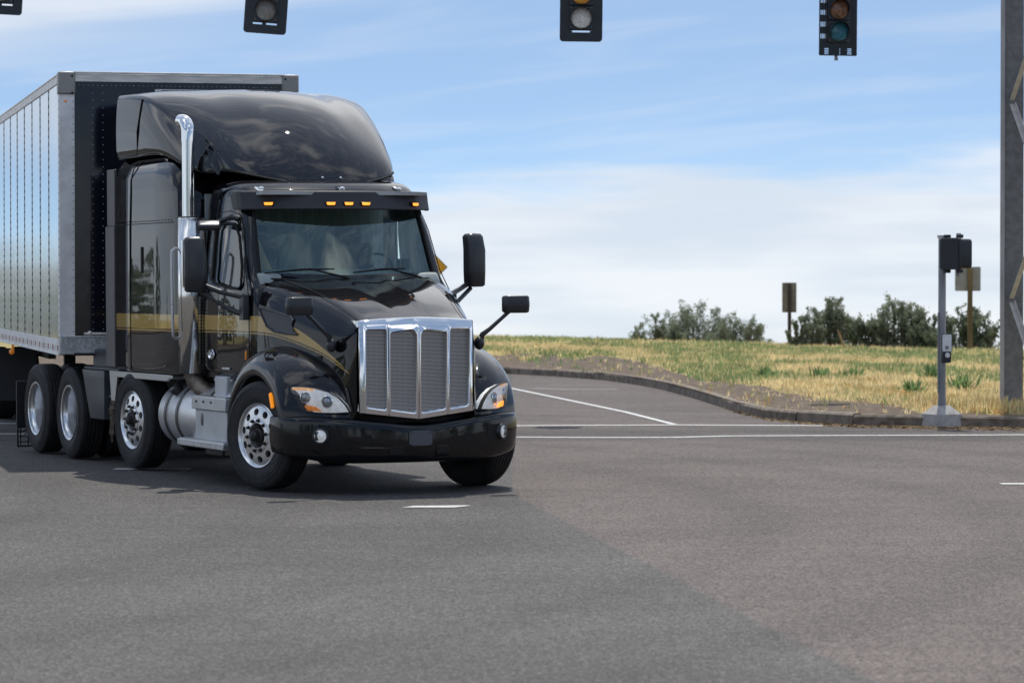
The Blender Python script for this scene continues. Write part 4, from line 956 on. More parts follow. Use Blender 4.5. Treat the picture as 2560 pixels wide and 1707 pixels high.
b = MB(); b.tube([(-2.04, -1.12, 1.06), (-2.02, -1.10, .98), (-1.93, -1.05, .89), (-1.80, -1.0, .84), (-1.62, -.95, .82), (-1.4, -.9, .82)], [.085, .085, .085, .082, .08, .08], 20); P(b, 'exhaust_elbow', exh)
# --- tank, steps, boxes
b = MB(); b.lathe([(.001, 0), (.26, 0), (.31, .012), (.328, .04), (.328, 1.86), (.31, 1.89), (.001, 1.90)], 56, 'x', (-2.92, -.87, .615)); tank = P(b, 'fuel_tank', tankm)
for x in (-2.66, -2.30, -1.5): b = MB(); b.lathe([(.329, -.03), (.336, -.03), (.336, .03), (.329, .03)], 56, 'x', (x, -.87, .615)); P(b, 'tank_strap', M('strap_dark', (.10, .095, .09), .4, .6), tank)
b = MB(); b.lathe([(.001, 0), (.06, 0), (.065, .01), (.065, .05), (.05, .07), (.001, .072)], 24, 'y', (0, 0, 0)); b.v = [tuple(rotx(math.radians(-42)) @ Vector((p[0], -p[1], p[2])) + Vector((-2.52, -1.10, .86))) for p in b.v]; P(b, 'tank_cap', plastic, tank)
b = MB(); b.box((-2.33, -1.0, 1.0), (.06, .03, .16)); P(b, 'tank_bracket', alu, tank)
b = MB(); b.box((-1.27, -1.10, .775), (1.0, .24, .125)); bb = P(b, 'step_tread', chrome_b, bev=.008)
b = MB(); b.box((-1.27, -1.10, .842), (.98, .22, .010)); P(b, 'tread_plate', tread_m, bb)
b = MB(); b.box((-1.25, -1.08, .565), (.92, .24, .29)); P(b, 'step_box', greyp, bev=.01)
b = MB(); pass
for x in (-1.62, -1.4, -1.18):
    b = MB(); b.sphere((x, -1.222, .79), .012, 5); P(b, 'bolt', blackhole, bb)
b = MB(); b.box((-1.30, -1.17, .385), (1.36, .26, .065)); st2 = P(b, 'lower_step', chrome_b, bev=.008)
b = MB(); b.box((-1.30, -1.17, .421), (1.32, .22, .008)); P(b, 'tread_plate', tread_m, st2)
b = MB(); b.box((-1.25, -.98, .94), (.34, .24, .20)); b.box((-1.3, -.96, 1.0), (.55, .2, .03)); P(b, 'filter_box', greyp, bev=.03)
b = MB(); b.box((-1.5, -.98, .31), (.5, .2, .10)); b.box((-.98, -.98, .33), (.16, .3, .10)); P(b, 'step_bracket', frame_m, bev=.01)
# --- chassis
b = MB()
for s in (-1, 1): b.box((-3.6, s * .42, .86), (8.9, .09, .26)); b.box((-3.6, s * .40, .98), (8.9, .13, .02)); b.box((-3.6, s * .40, .74), (8.9, .13, .02))
for x in (-.6, -2.2, -3.8, -5.2, -7.0, -7.9): b.box((x, 0, .86), (.1, .8, .2))
b.box((0, 0, .48), (.14, 1.9, .12)); b.box((-.25, 0, .75), (1.5, .6, .5)); b.box((-3.0, 0, .62), (.2, .7, .3)); b.box((-1.2, .1, .45), (.5, .6, .3))
b.tube([(-1.0, 0, .62), (-5.9, 0, .52)], .06, 10)
for x in (-3.79, -6.06, -7.38): b.box((x, 0, .5), (.16, 1.9, .16)); 
for x in (-6.06, -7.38): b.sphere((x, 0, .5), .24, 10)
P(b, 'chassis', frame_m, bev=0)
b = MB(); b.lathe([(.05, 1.10), (.5, 1.10), (.5, 1.14), (.05, 1.14)], 32, 'z', (-6.178, 0, 0)); b.box((-6.1, 0, 1.03), (.7, .9, .12)); P(b, 'fifth_wheel', frame_m)
b = MB(); b.box((-2.6, 1.0, .65), (2.4, .5, .55)); P(b, 'far_side_tank', tankm, bev=.2)
b = MB(); b.box((-1.9, 0, 1.05), (2.9, 1.9, .05)); b.box((-.45, 0, 1.45), (.06, 1.7, .8)); P(b, 'underbody', blackhole)
# diamond plate bracket over the tag wheel, and its chains
b = MB(); b.box((-3.50, -1.06, 1.0), (2.10, .26, .035)); b.prism([(-4.56, 1.015), (-4.28, .985), (-4.37, .70), (-4.50, .70)], -1.19, -1.16); b.box((-4.60, -1.14, .74), (.20, .03, .03)); b.prism([(-4.56, 1.018), (-2.48, 1.018), (-2.62, .955), (-4.5, .955)], -1.192, -1.165); tp = P(b, 'plate_bracket', tread_m, bev=.004)
def chain(pts, name='chain', mat=None, par=None, s=.021):
    b = MB()
    for i in range(len(pts) - 1):
        a, c = Vector(pts[i]), Vector(pts[i + 1]); n = max(1, int((c - a).length / (s * 1.5)))
        for k in range(n):
            p = a.lerp(c, (k + .5) / n); d = (c - a).normalized(); u = d.cross(Vector((1, .3, .2))).normalized(); w = d.cross(u)
            if k % 2: u = w
            b.tube([p + d * s * .85 * math.cos(t) + u * s * .5 * math.sin(t) for t in [2 * PI * q / 8 for q in range(8)]], s * .17, 4, closed=True)
    return P(b, name, mat or M('rusty_chain', (.10, .085, .07), .6, .6), par)
cm_ = M('rusty_chain', (.22, .185, .14), .6, .3)
for k in range(6):
    x0 = -4.66 + .03 * k; rn = random.Random(k); chain([(x0 - .0, -1.13, .74), (x0 - .03 + rn.uniform(-.05, .05), -1.15, .58), (x0 - .08 + rn.uniform(-.08, .10), -1.14, .42 + rn.uniform(-.1, .1)), (x0 - .06 + rn.uniform(-.1, .1), -1.13, .30 + rn.uniform(-.06, .12))], mat=cm_, par=tp)
chain([(-4.30, -1.14, .93), (-4.36, -1.16, .84), (-4.44, -1.15, .72)], mat=cm_, par=tp)
# quarter fender before the drive wheels, rear mud flap, drive cover
b = MB()
prof = [(-5.50, 1.0), (-5.36, .99), (-5.42, .90), (-5.36, .75), (-5.22, .50)]
o_ = [(-4.72, .50), (-4.70, 1.0)]
rws = [[(x, -1.20, z) for x, z in [(-5.52, 1.01), (-5.47, .92), (-5.38, .75), (-5.23, .49)]], [(x, -1.20, z) for x, z in [(-4.72, 1.01), (-4.72, .92), (-4.72, .75), (-4.72, .49)]], [(x, -.65, z) for x, z in [(-4.72, 1.01), (-4.72, .92), (-4.72, .75), (-4.72, .49)]]]
qm = M('quarter_fender_plastic', (.045, .052, .065), .42, vary=.1)
b.grid(rws); P(b, 'quarter_fender', qm, sol=.012, bev=.01)
b = MB(); b.box((-4.85, -.98, 1.03), (1.25, .42, .035)); P(b, 'deck_cover', qm, bev=.01)
b = MB(); b.box((-5.0, -.85, 1.12), (.9, .5, .22)); P(b, 'equipment_box', qm, bev=.02)
flap = MB(); 
flap.box((-8.0, -.93, .53), (.012, .60, .52))
for k in range(9): flap.box((-7.99, -.93, .76 - k * .055), (.012, .56, .012), rotx(.5))
for k in range(7): flap.box((-8.0, -1.2 + k * .09, .17), (.012, .014, .22))
for k in range(3): flap.box((-8.0, -.93, .11 + k * .06), (.012, .6, .012))
flap.box((-8.0, -.93, .80), (.03, .62, .03)); flap.box((-8.0, -1.235, .43), (.02, .02, .76)); flap.box((-8.0, -.62, .43), (.02, .02, .76)); flap.box((-8.0, -.93, .06), (.02, .62, .02)); P(flap, 'mud_flap', plastic)
# --- wheels (outboard side faces -y)
R_T = .507
def tyre_mesh(w, groove=5, r=R_T, rim=.30):
    h = w / 2; prof = [(rim, -h + .02), (rim + .02, -h + .006), (.38, -h - .004), (.45, -h + .002), (r - .028, -h + .012), (r - .008, -h + .028)]
    a, b2 = -h + .034, h - .034; n = groove
    for k in range(n):
        c = a + (b2 - a) * (k + .5) / n if n > 1 else 0; c = a + (b2 - a) * (k + 1) / (n + 1)
        prof += [(r, c - .012), (r, c - .006), (r - .014, c - .005), (r - .014, c + .005), (r, c + .006), (r, c + .012)]
    prof += [(r - .008, h - .028), (r - .028, h - .012), (.45, h - .002), (.38, h + .004), (rim + .02, h - .006), (rim, h - .02), (rim - .02, h - .03), (rim - .02, -h + .03)]
    b = MB(); b.lathe(prof, 72, 'y', (0, 0, 0), True)
    for s_, rr in ((-1, .40), (-1, .435)): b.lathe([(rr, -h - .0015), (rr + .003, -h - .005), (rr + .006, -h - .0015)], 72, 'y')
    return b
def holed_disc(rh=.222, hr=.033, n=10, seg=14, zf=None, r0=.13, r1=.268):
    b = MB(); da = 2 * PI / n
    for s_ in range(n):
        a0 = s_ * da; outer = []; m = 5
        for k in range(m): outer.append((r0 + (r1 - r0) * k / m, -da / 2))
        for k in range(m): outer.append((r1, -da / 2 + da * k / m))
        for k in range(m): outer.append((r1 - (r1 - r0) * k / m, da / 2))
        for k in range(m): outer.append((r0, da / 2 - da * k / m))
        q = len(outer); vs = []
        for L_, f in enumerate((0, .5, 1)):
            for (r, t) in outer:
                X, Y = r * math.cos(t) - rh, r * math.sin(t); th = math.atan2(Y, X); hx, hy = hr * math.cos(th) * 1.0, hr * 1.12 * math.sin(th)
                px, py = X + (hx - X) * f, Y + (hy - Y) * f; R0 = math.hypot(px + rh, py); T0 = math.atan2(py, px + rh) + a0
                vs.append((R0 * math.cos(T0), zf(R0), R0 * math.sin(T0)))
        base = len(vs) - q
        for i in range(q): p = vs[base + i]; vs.append((p[0], p[1] + .035, p[2]))
        fs = [(L_ * q + i, L_ * q + (i + 1) % q, (L_ + 1) * q + (i + 1) % q, (L_ + 1) * q + i) for L_ in range(3) for i in range(q)]
        b.add(vs, fs)
    return b
hub_m = M('hub_grime', (.028, .026, .025), .55, .3, vary=.4, vscale=30)
def steer_wheel():
    root = empty('wheel')
    tyre_mesh(.285, 5).build('tyre', tyre, root)
    zf = lambda r: -.115 - .028 * max(0, (r - .13)) / .14 * 0 - (.02 * math.cos(min(1, max(0, (r - .13) / .14)) * PI / 2))
    b = holed_disc(zf=zf); b.lathe([(.268, zf(.268)), (.278, -.112), (.284, -.128), (.298, -.136), (.303, -.130), (.300, -.118), (.288, -.10), (.275, -.06), (.27, .10)], 64); b.lathe([(.13, zf(.13)), (.118, zf(.13) - .001), (.112, zf(.13) + .02), (.112, 0)], 48); b.lathe([(.165, zf(.165) - .0015), (.158, zf(.158) - .006), (.12, zf(.13) - .006), (.118, zf(.13))], 48)
    rim = b.build('rim', rimm, root, ang=50)
    b = MB(); b.lathe([(.27, -.05), (.10, -.05)], 40); b.build('brake_drum', blackhole, root)
    b = MB(); b.lathe([(.075, -.08), (.070, -.130), (.052, -.145), (.048, -.18), (.036, -.192), (.020, -.198), (.001, -.20)], 28)
    for k in range(10):
        t = 2 * PI * (k + .5) / 10; c = (.143 * math.cos(t), 0, .143 * math.sin(t)); b.lathe([(.022, -.128), (.021, -.140), (.015, -.145), (.013, -.162), (.009, -.167), (.001, -.168)], 8, 'y', c)
    b.build('hub', hub_m, root)
    return root
def drive_wheel():
    root = empty('wheel'); tyre_mesh(.28, 4).build('tyre', tyre, root)
    t2 = tyre_mesh(.28, 4); t2.v = [(p[0], p[1] + .34, p[2]) for p in t2.v]; t2.build('inner_tyre', tyre, root)
    b = MB(); b.lathe([(.296, -.134), (.303, -.138), (.303, -.130), (.300, -.125), (.290, -.118), (.272, -.10), (.262, -.06), (.258, .10), (.25, .135), (.235, .150), (.15, .155), (.14, .150)], 64); b.lathe([(.284, -.13), (.296, -.136), (.304, -.130)], 64); b.build('rim', rimm, root, ang=50)
    b = MB(); b.lathe([(.14, .15), (.14, .09), (.11, .07), (.10, .02), (.06, .01), (.001, .008)], 28)
    for k in range(10):
        t = 2 * PI * (k + .5) / 10; b.lathe([(.02, .15), (.016, .13), (.014, .11), (.001, .108)], 6, 'y', (.18 * math.cos(t), 0, .18 * math.sin(t)))
    b.build('hub', hub_m, root)
    return root
w0 = steer_wheel(); w0.parent = truck; w0.location = (0, -1.06, R_T + .015); w0.rotation_euler = (0, .2, math.radians(17))
def put(src, x, y, rz, ry=0, par=None, z=R_T):
    c = copy_tree(src, par or truck); c.location = (x, y, z); c.rotation_euler = (0, ry, rz); return c
put(w0, 0, 1.03, PI + math.radians(15), .5, z=R_T - .015)
put(w0, -3.79, -1.06, math.radians(5), 1.0, z=R_T + .015); put(w0, -3.79, 1.06, PI + math.radians(5), 0, z=R_T - .015)
w1 = drive_wheel(); w1.parent = truck; w1.location = (-6.06, -1.06, R_T + .012)
put(w1, -7.38, -1.06, 0, .3, z=R_T + .012); put(w1, -6.06, 1.06, PI, z=R_T - .01); put(w1, -7.38, 1.06, PI, z=R_T - .01)
# --- cab interior
b = MB(); b.box((-2.10, 0, 1.95), (.03, 1.9, 1.75)); P(b, 'rear_curtain', curtain_m)
b = MB(); b.box((-1.35, 0, 2.80), (1.3, 1.7, .03)); P(b, 'headliner', interior)
b = MB(); b.prism([(-.56, 1.95), (-.62, 2.03), (-.90, 2.07), (-1.08, 1.98), (-1.05, 1.3), (-.5, 1.3)], -.93, .93); P(b, 'dashboard', dash_m, bev=.02)
b = MB(); b.tube([(-1.15 + .20 * math.sin(t) * .55, .45 + .21 * math.cos(t), 2.06 + .20 * math.sin(t) * .8) for t in [2 * PI * k / 28 for k in range(28)]], .014, 8, closed=True); b.tube([(-1.15, .26, 2.06), (-1.15, .64, 2.06)], .014, 6); b.sphere((-1.14, .45, 2.05), .055, 8, (.5, 1, 1)); b.tube([(-1.13, .45, 2.04), (-.98, .45, 1.9)], .03, 8); P(b, 'steering_wheel', plastic)
for s in (-1, 1):
    b = MB(); b.box((-1.62, s * .5, 1.62), (.5, .5, .14)); b.box((-1.86, s * .5, 1.98), (.13, .48, .72), roty(-.12)); b.box((-1.92, s * .5, 2.42), (.09, .28, .18), roty(-.1)); P(b, 'seat', seat_m, bev=.04)
b = MB(); b.prism([(-.50, 1.98), (-.86, 1.98), (-.78, 2.36), (-.70, 2.42)], -1.32, -1.30, 'x'); P(b, 'hanging_cloth', ochre, bev=.005)
b = MB(); b.box((-1.0, .72, 2.12), (.05, .14, .10), rotz(.3)); P(b, 'dash_tablet', blackhole, bev=.008)
b = MB(); b.lathe([(.05, 1.97), (.065, 2.12), (.06, 2.12), (.045, 1.98)], 20, 'z', (-1.2, -.80, 0)); P(b, 'paper_cup', whitep)

# ------------------------------------------------------------------ trailer (origin below the kingpin)
TT = .2277
kx_, ky_ = truck.location.x - 6.178 * math.sin(TH), truck.location.y + 6.178 * math.cos(TH)
trailer = empty('box_trailer', (kx_, ky_, 0), (0, 0, TT - PI / 2))
tag(trailer, 'long dry van trailer with polished riveted sides and dark front wall, behind the tractor', 'trailer')
def Q(b, name, mat, parent=None, **k): return b.build(name, mat, parent or trailer, **k)
L0, L1 = -15.2, .97
b = MB()
for s in (-1, 1):
    n = 14; rows = []
    for z in (1.30, 2.0, 2.8, 3.5, 4.12): rows.append([(L0 + (L1 - .10 - L0) * k / 60, s * 1.292, z) for k in range(61)])
    b.grid(rows)
Q(b, 'side_wall', skin)
b = MB(); b.box(((L0 + L1) / 2, 0, 4.16), (L1 - L0 - .06, 2.5, .03)); b.box(((L0 + L1) / 2, 0, 1.31), (L1 - L0 - .1, 2.5, .08)); b.box((L0 + .02, 0, 2.7), (.05, 2.56, 2.8)); Q(b, 'roof', greyp)
# posts at every 1.17 m: riveted seams
px = [-.50 - 1.17 * k for k in range(13)]
for x in px:
    b = MB(); b.box((x, -1.2945, 2.70), (.030, .006, 2.86)); Q(b, 'side_post', post_m)
# finer lines near the front, top rail, base rail, roof edge
for s in (-1, 1):
    b = MB(); b.box(((L0 + L1) / 2 - .05, s * 1.297, 4.155), (L1 - L0 - .15, .012, .09)); b.box(((L0 + L1) / 2 - .05, s * 1.29, 4.207), (L1 - L0 - .15, .04, .016)); Q(b, 'top_rail', cream, bev=.003)
    b = MB(); b.box(((L0 + L1) / 2 - .06, s * 1.298, 1.25), (L1 - L0 - .12, .014, .16)); b.box(((L0 + L1) / 2 - .06, s * 1.285, 1.165), (L1 - L0 - .12, .05, .02)); rail = Q(b, 'base_rail', alu, bev=.003)
    for k in range(50):
        x = L1 - .22 - k * .30
        if x < -14: break
        t_ = MB(); t_.box((x, s * 1.3065, 1.235), (.13, .002, .06)); Q(t_, 'reflective_tape', white_tape if k % 2 else red_tape, rail, smooth=False)
b = MB(); b.box((L1 - .015, 0, 2.74), (.03, 2.32, 2.80)); b.cur = 1; rv = b
for y in (-.94, -.83, -.50, .0, .5, .83, .94):
    for k in range(34): rv.sphere((L1 + .001, y, 1.44 + k * .08), .0065, 4)
for k in range(44): rv.sphere((L1 + .001, -1.09 + k * .05, 4.085), .0065, 4)
front = Q(b, 'front_wall', [nose_m, rivet_m])
for s in (-1, 1):
    b = MB(); b.box((L1 - .06, s * 1.222, 2.75), (.15, .165, 2.78)); b.cur = 1; rv = b
    for k in range(33): rv.sphere((L1 + .017, s * 1.155, 1.42 + k * .083), .008, 5); rv.sphere((L1 - .02, s * 1.307, 1.42 + k * .083), .008, 5)
    cp = Q(b, 'corner_post', [alu, rivet_m])
    b = MB(); b.box((L1 - .05, s * 1.222, 4.105), (.17, .19, .25)); cc_ = Q(b, 'corner_cap', cap_m, bev=.02)
    for z in (4.0, 4.18): b = MB(); b.sphere((L1 + .037, s * 1.165, z), .012, 6); Q(b, 'bolt', blackhole, cc_)
    b = MB(); b.sphere((L1 + .015, s * 1.235, 3.91), .014, 6); Q(b, 'marker_lamp', amber_dim, cp)
b = MB(); b.box((L1 - .01, 0, 4.165), (.06, 2.28, .085)); b.box((L1 - .0, 0, 4.222), (.09, 2.30, .018)); Q(b, 'front_header', cream, bev=.004)
b = MB(); b.box((L1 - .04, 0, 1.27), (.16, 2.60, .20)); b.box((L1 - .01, 0, 1.36), (.12, 2.50, .014)); Q(b, 'front_bolster', galv, bev=.006)
b = MB(); b.box((L1 - .6, 0, 1.17), (1.3, 2.3, .03)); Q(b, 'coupler_plate', frame_m)
# document holder and vent at the nose
vb = MB(); vb.box((L1 + .03, .025, 4.043), (.02, .56, .012)); vb.box((L1 + .03, .025, 3.985), (.02, .56, .012))
for y in (-.235, .025, .285): vb.box((L1 + .03, y, 4.014), (.021, .07, .065))
Q(vb, 'vent_frame', whitep)
b = MB(); b.box((L1 + .01, -.87, 1.395), (.05, .34, .025)); b.sphere((L1 + .03, -.98, 1.40), .025, 6); Q(b, 'air_coupling', cream)
# underframe, landing gear and bogie
b = MB()
for k in range(30): b.box((L1 - 1.2 - k * .45, 0, 1.20), (.06, 2.45, .1))
for s in (-1, 1): b.box((-11.6, s * .5, 1.0), (4.6, .10, .22))
b.box((-1.75, 0, .86), (.1, 2.0, .1)); Q(b, 'underframe', frame_m)
for s in (-1, 1):
    b = MB(); b.box((-1.75, s * .95, .86), (.13, .13, .6)); b.box((-1.75, s * .95, .42), (.10, .10, .3)); b.box((-1.75, s * .95, .27), (.28, .28, .03)); b.tube([(-1.9, s * .95, 1.05), (-2.9, s * .95, 1.15)], .025, 6); Q(b, 'landing_leg', frame_m)
for x in (-10.9, -12.15):
    b = MB(); b.box((x, 0, .5), (.14, 1.9, .14)); Q(b, 'axle', frame_m)
    for s in (-1, 1): put(w1, x, s * 1.06, 0 if s < 0 else PI, par=trailer)
for s in (-1, 1): b = MB(); b.box((-9.7, s * 1.0, .66), (.03, .62, .72)); Q(b, 'splash_guard', plastic)
b = MB(); b.sphere((-5.9, -1.315, 1.06), .035, 6); b.box((-5.9, -1.30, 1.11), (.03, .03, .12)); Q(b, 'side_lamp', amber_dim)

# ------------------------------------------------------------------ street furniture
steel = M('signal_pole_steel', (.24, .25, .26), .5, .25, c2=(.38, .39, .40), vscale=7, stretch=(1, 1, .3))
conc2 = M('footing_concrete', (.34, .325, .31), .85, c2=(.46, .44, .42), vscale=9, bump=.003, bscale=50)
sblack = M('signal_black', (.014, .020, .028), .38, rvar=.05)
# pedestrian signal pole
pp = empty('signal_pole', (5.84, 43.62, 0)); tag(pp, 'slim grey steel pedestrian signal pole on a concrete footing at the kerb', 'pole')
b = MB(); rws = []
for z, w in ((0, .225), (.175, .195), (.18, .190), (.285, .085), (.29, .07)): rws.append([(sx * w, sy * w, z) for sx, sy in ((-1, -1), (1, -1), (1, 1), (-1, 1), (-1, -1))])
b.v = []; b.grid(rws); b.v = [tuple(rotz(.42) @ Vector(p)) for p in b.v]; b.build('footing', conc2, pp, bev=.006, ang=20)
b = MB(); b.lathe([(.062, .27), (.052, .40), (.052, 2.56)], 20, 'z'); b.build('pole_shaft', steel, pp)
b = MB(); b.lathe([(.052, 2.54), (.068, 2.58), (.070, 2.60), (.001, 2.605)], 20, 'z'); b.build('pole_cap', alu, pp)
b = MB(); b.box((-.055, -.03, 1.0), (.02, .02, 1.1)); b.build('conduit', steel, pp)
# its signal box, back towards us three-quarter
bx = empty('pedestrian_signal', (5.84, 43.5, 2.36), (0, 0, math.radians(-62))); tag(bx, 'black box pedestrian signal head mounted at the top of the slim pole', 'signal')
def rbox(b, c, d, r, ax='x'):
    pr = rrect(d[1], d[2], r, 4); b.prism([(p[0] + c[1], p[1] + c[2]) for p in pr], c[0] - d[0] / 2, c[0] + d[0] / 2, 'x'); return b
b = MB(); rbox(b, (0, 0, 0), (.19, .40, .40), .05); b.build('housing', sblack, bx, bev=.018)
b = MB(); rbox(b, (.115, 0, 0), (.05, .42, .43), .05); dr = b.build('signal_door', sblack, bx, bev=.01)
b = MB(); rbox(b, (.142, 0, 0), (.006, .37, .38), .035); lou = M('signal_lattice', (.01, .015, .022), .5); diamond(lou, 45, 1); b.build('visor_grid', lou, bx)
b = MB()
for y in (-.13, .13):
    for z in (-.235, .235): b.box((.07, y, z), (.10, .05, .05))
b.build('hinge', sblack, bx, bev=.012)
b = MB(); b.box((-.02, .0, -.24), (.05, .05, .12)); b.box((-.02, -.0, .24), (.05, .05, .08)); b.build('mount_bracket', steel, bx, bev=.008)
bx.location = (6.02, 43.42, 2.345); bx.rotation_euler = (0, 0, math.radians(-148))
# push button with its small sign
pb = empty('crossing_button', (5.885, 43.53, .9), (0, 0, math.radians(12))); tag(pb, 'crossing push button under a small white sign on the slim signal pole', 'button')
def facebox(b, x, z, w, h, y0, y1, r): b.prism([(p[0] + x, p[1] + z) for p in rrect(w, h, r, 4)], y0, y1, 'y'); return b
b = MB(); facebox(b, 0, .24, .145, .245, -.03, -.015, .02); b.build('sign_panel', sblack, pb)
b = MB(); facebox(b, 0, .24, .130, .230, -.034, -.029, .015); b.build('sign_face', whitep, pb)
b = MB(); facebox(b, 0.0, .175, .038, .042, -.037, -.033, .003); b.build('walk_symbol_panel', sblack, pb)
b = MB(); b.sphere((.0, -.038, .187), .005, 5, (1, .3, 1)); b.prism([(-.004, .181), (.004, .181), (.005, .170), (.001, .160), (-.005, .160), (-.002, .170)], -.039, -.036); b.build('walking_figure', whitep, pb)
b = MB(); facebox(b, -.005, .045, .125, .15, -.05, .02, .02); b.build('button_box', sblack, pb, bev=.008)
b = MB(); b.lathe([(.034, -.048), (.034, -.058), (.026, -.062), (.022, -.056), (.001, -.058)], 20, 'y', (0.0, 0, .075)); b.build('button', alu, pb)
# lattice support of the overhead span: two box legs with zig-zag braces
la = empty('span_tower', (7.35, 47.0, .1)); tag(la, 'tall galvanised lattice tower with zig-zag braces at the right edge', 'tower')
b = MB(); b.box((-.01, 0, 4.2), (.28, .012, 8.6)); b.box((-.145, .19, 4.2), (.012, .38, 8.6)); b.box((.125, .19, 4.2), (.012, .38, 8.6))
lm_ = b.build('tower_leg', galvd, la, bev=.002)
b = MB(); b.box((-.18, -.01, 4.2), (.058, .05, 8.6)); b.build('leg_flange', M('sunlit_galvanised', (.38, .36, .36), .6, .1, c2=(.46, .45, .45), vscale=11, stretch=(1, 1, .2)), la)  # paler colour paints sunlight on the narrow left face of the leg
c2_ = MB(); c2_.box((.36, -1.1, 4.2), (.20, .012, 8.6)); c2_.box((.46, -1.0, 4.2), (.012, .2, 8.6)); c2_.build('tower_leg', galvd, la)
nodes_z = [1.15, 2.55, 4.0, 5.4, 6.8, 8.2]
zn = [( .07, 2.03), (1.3, .95), (.07, 2.03)]
brm = M('brace_steel', (.48, .45, .42), .6, .1, c2=(.60, .57, .53), vscale=9)
for z in (1.60, 4.49, 7.38):
    for dz in (-1.40, 1.40):
        a = Vector((-.05, -.05, z + .03 * (1 if dz > 0 else -1))); c = Vector((.28, -1.0, z + dz)); d = c - a
        if c.z > 8.5: continue
        s_ = MB(); s_.box((0, 0, d.length / 2), (.075, .012, d.length)); s_.box((.034, .03, d.length / 2), (.008, .06, d.length)); o_ = s_.build('brace', brm, la, loc=a, bev=.002)
        o_.rotation_euler = d.to_track_quat('Z', 'Y').to_euler()
b = MB(); b.box((.2, -.4, -.02), (.9, 1.8, .16)); b.build('tower_base', conc2, la, bev=.01)
# overhead span wire (just above the picture) that carries the signal heads
sp_ = MB(); sp_.tube([(-14, 46.3, 7.2), (-4, 46.6, 6.95), (7.7, 47.1, 7.3)], .012, 6); sp_.tube([(-14, 46.3, 8.6), (-4, 46.6, 7.9), (7.7, 47.1, 8.55)], .012, 6)
tag(sp_.build('span_wire', blackhole), 'thin steel wires strung between poles above the signal heads', 'wire')
lens_off = M('dark_signal_lens', (.22, .21, .19), .3, vary=.25, vscale=40)
lens_pale = M('pale_signal_lens', (.80, .77, .70), .3, vary=.2, vscale=40)  # pale colour paints daylight reflected off an unlit lens
lens_am = M('amber_signal_lens', (.85, .36, .05), .3, vary=.2, vscale=30)
lens_br = M('brown_signal_lens', (.24, .12, .07), .12, vary=.3, vscale=20)
lens_te = M('teal_signal_lens', (.03, .15, .20), .08, vary=.3, vscale=20)
slot_m = None
def cut_plate(w, z0, z1, holes, r=.05):
    xs = sorted({-w / 2, -w / 2 + r, w / 2 - r, w / 2} | {h[0] for h in holes} | {h[1] for h in holes}); zs = sorted({z0, z0 + r, z1 - r, z1} | {h[2] for h in holes} | {h[3] for h in holes})
    b = MB(); arcp = lambda cx, cz, a0: [(cx + r * math.cos(math.radians(a0 + 90 * k / 5)), cz + r * math.sin(math.radians(a0 + 90 * k / 5))) for k in range(6)]
    for i in range(len(xs) - 1):
        for j in range(len(zs) - 1):
            cx, cz = (xs[i] + xs[i + 1]) / 2, (zs[j] + zs[j + 1]) / 2
            if any(h[0] < cx < h[1] and h[2] < cz < h[3] for h in holes): continue
            left, right, bot, top = i == 0, i == len(xs) - 2, j == 0, j == len(zs) - 2
            if (left or right) and (bot or top):
                if left and bot: p = [(xs[1], zs[1])] + arcp(xs[1], zs[1], 180)
                elif right and bot: p = [(xs[-2], zs[1])] + arcp(xs[-2], zs[1], 270)
                elif right and top: p = [(xs[-2], zs[-2])] + arcp(xs[-2], zs[-2], 0)
                else: p = [(xs[1], zs[-2])] + arcp(xs[1], zs[-2], 90)
            else: p = [(xs[i], zs[j]), (xs[i + 1], zs[j]), (xs[i + 1], zs[j + 1]), (xs[i], zs[j + 1])]
            b.add([(x, 0, z) for x, z in p], [tuple(range(len(p)))])
    return b
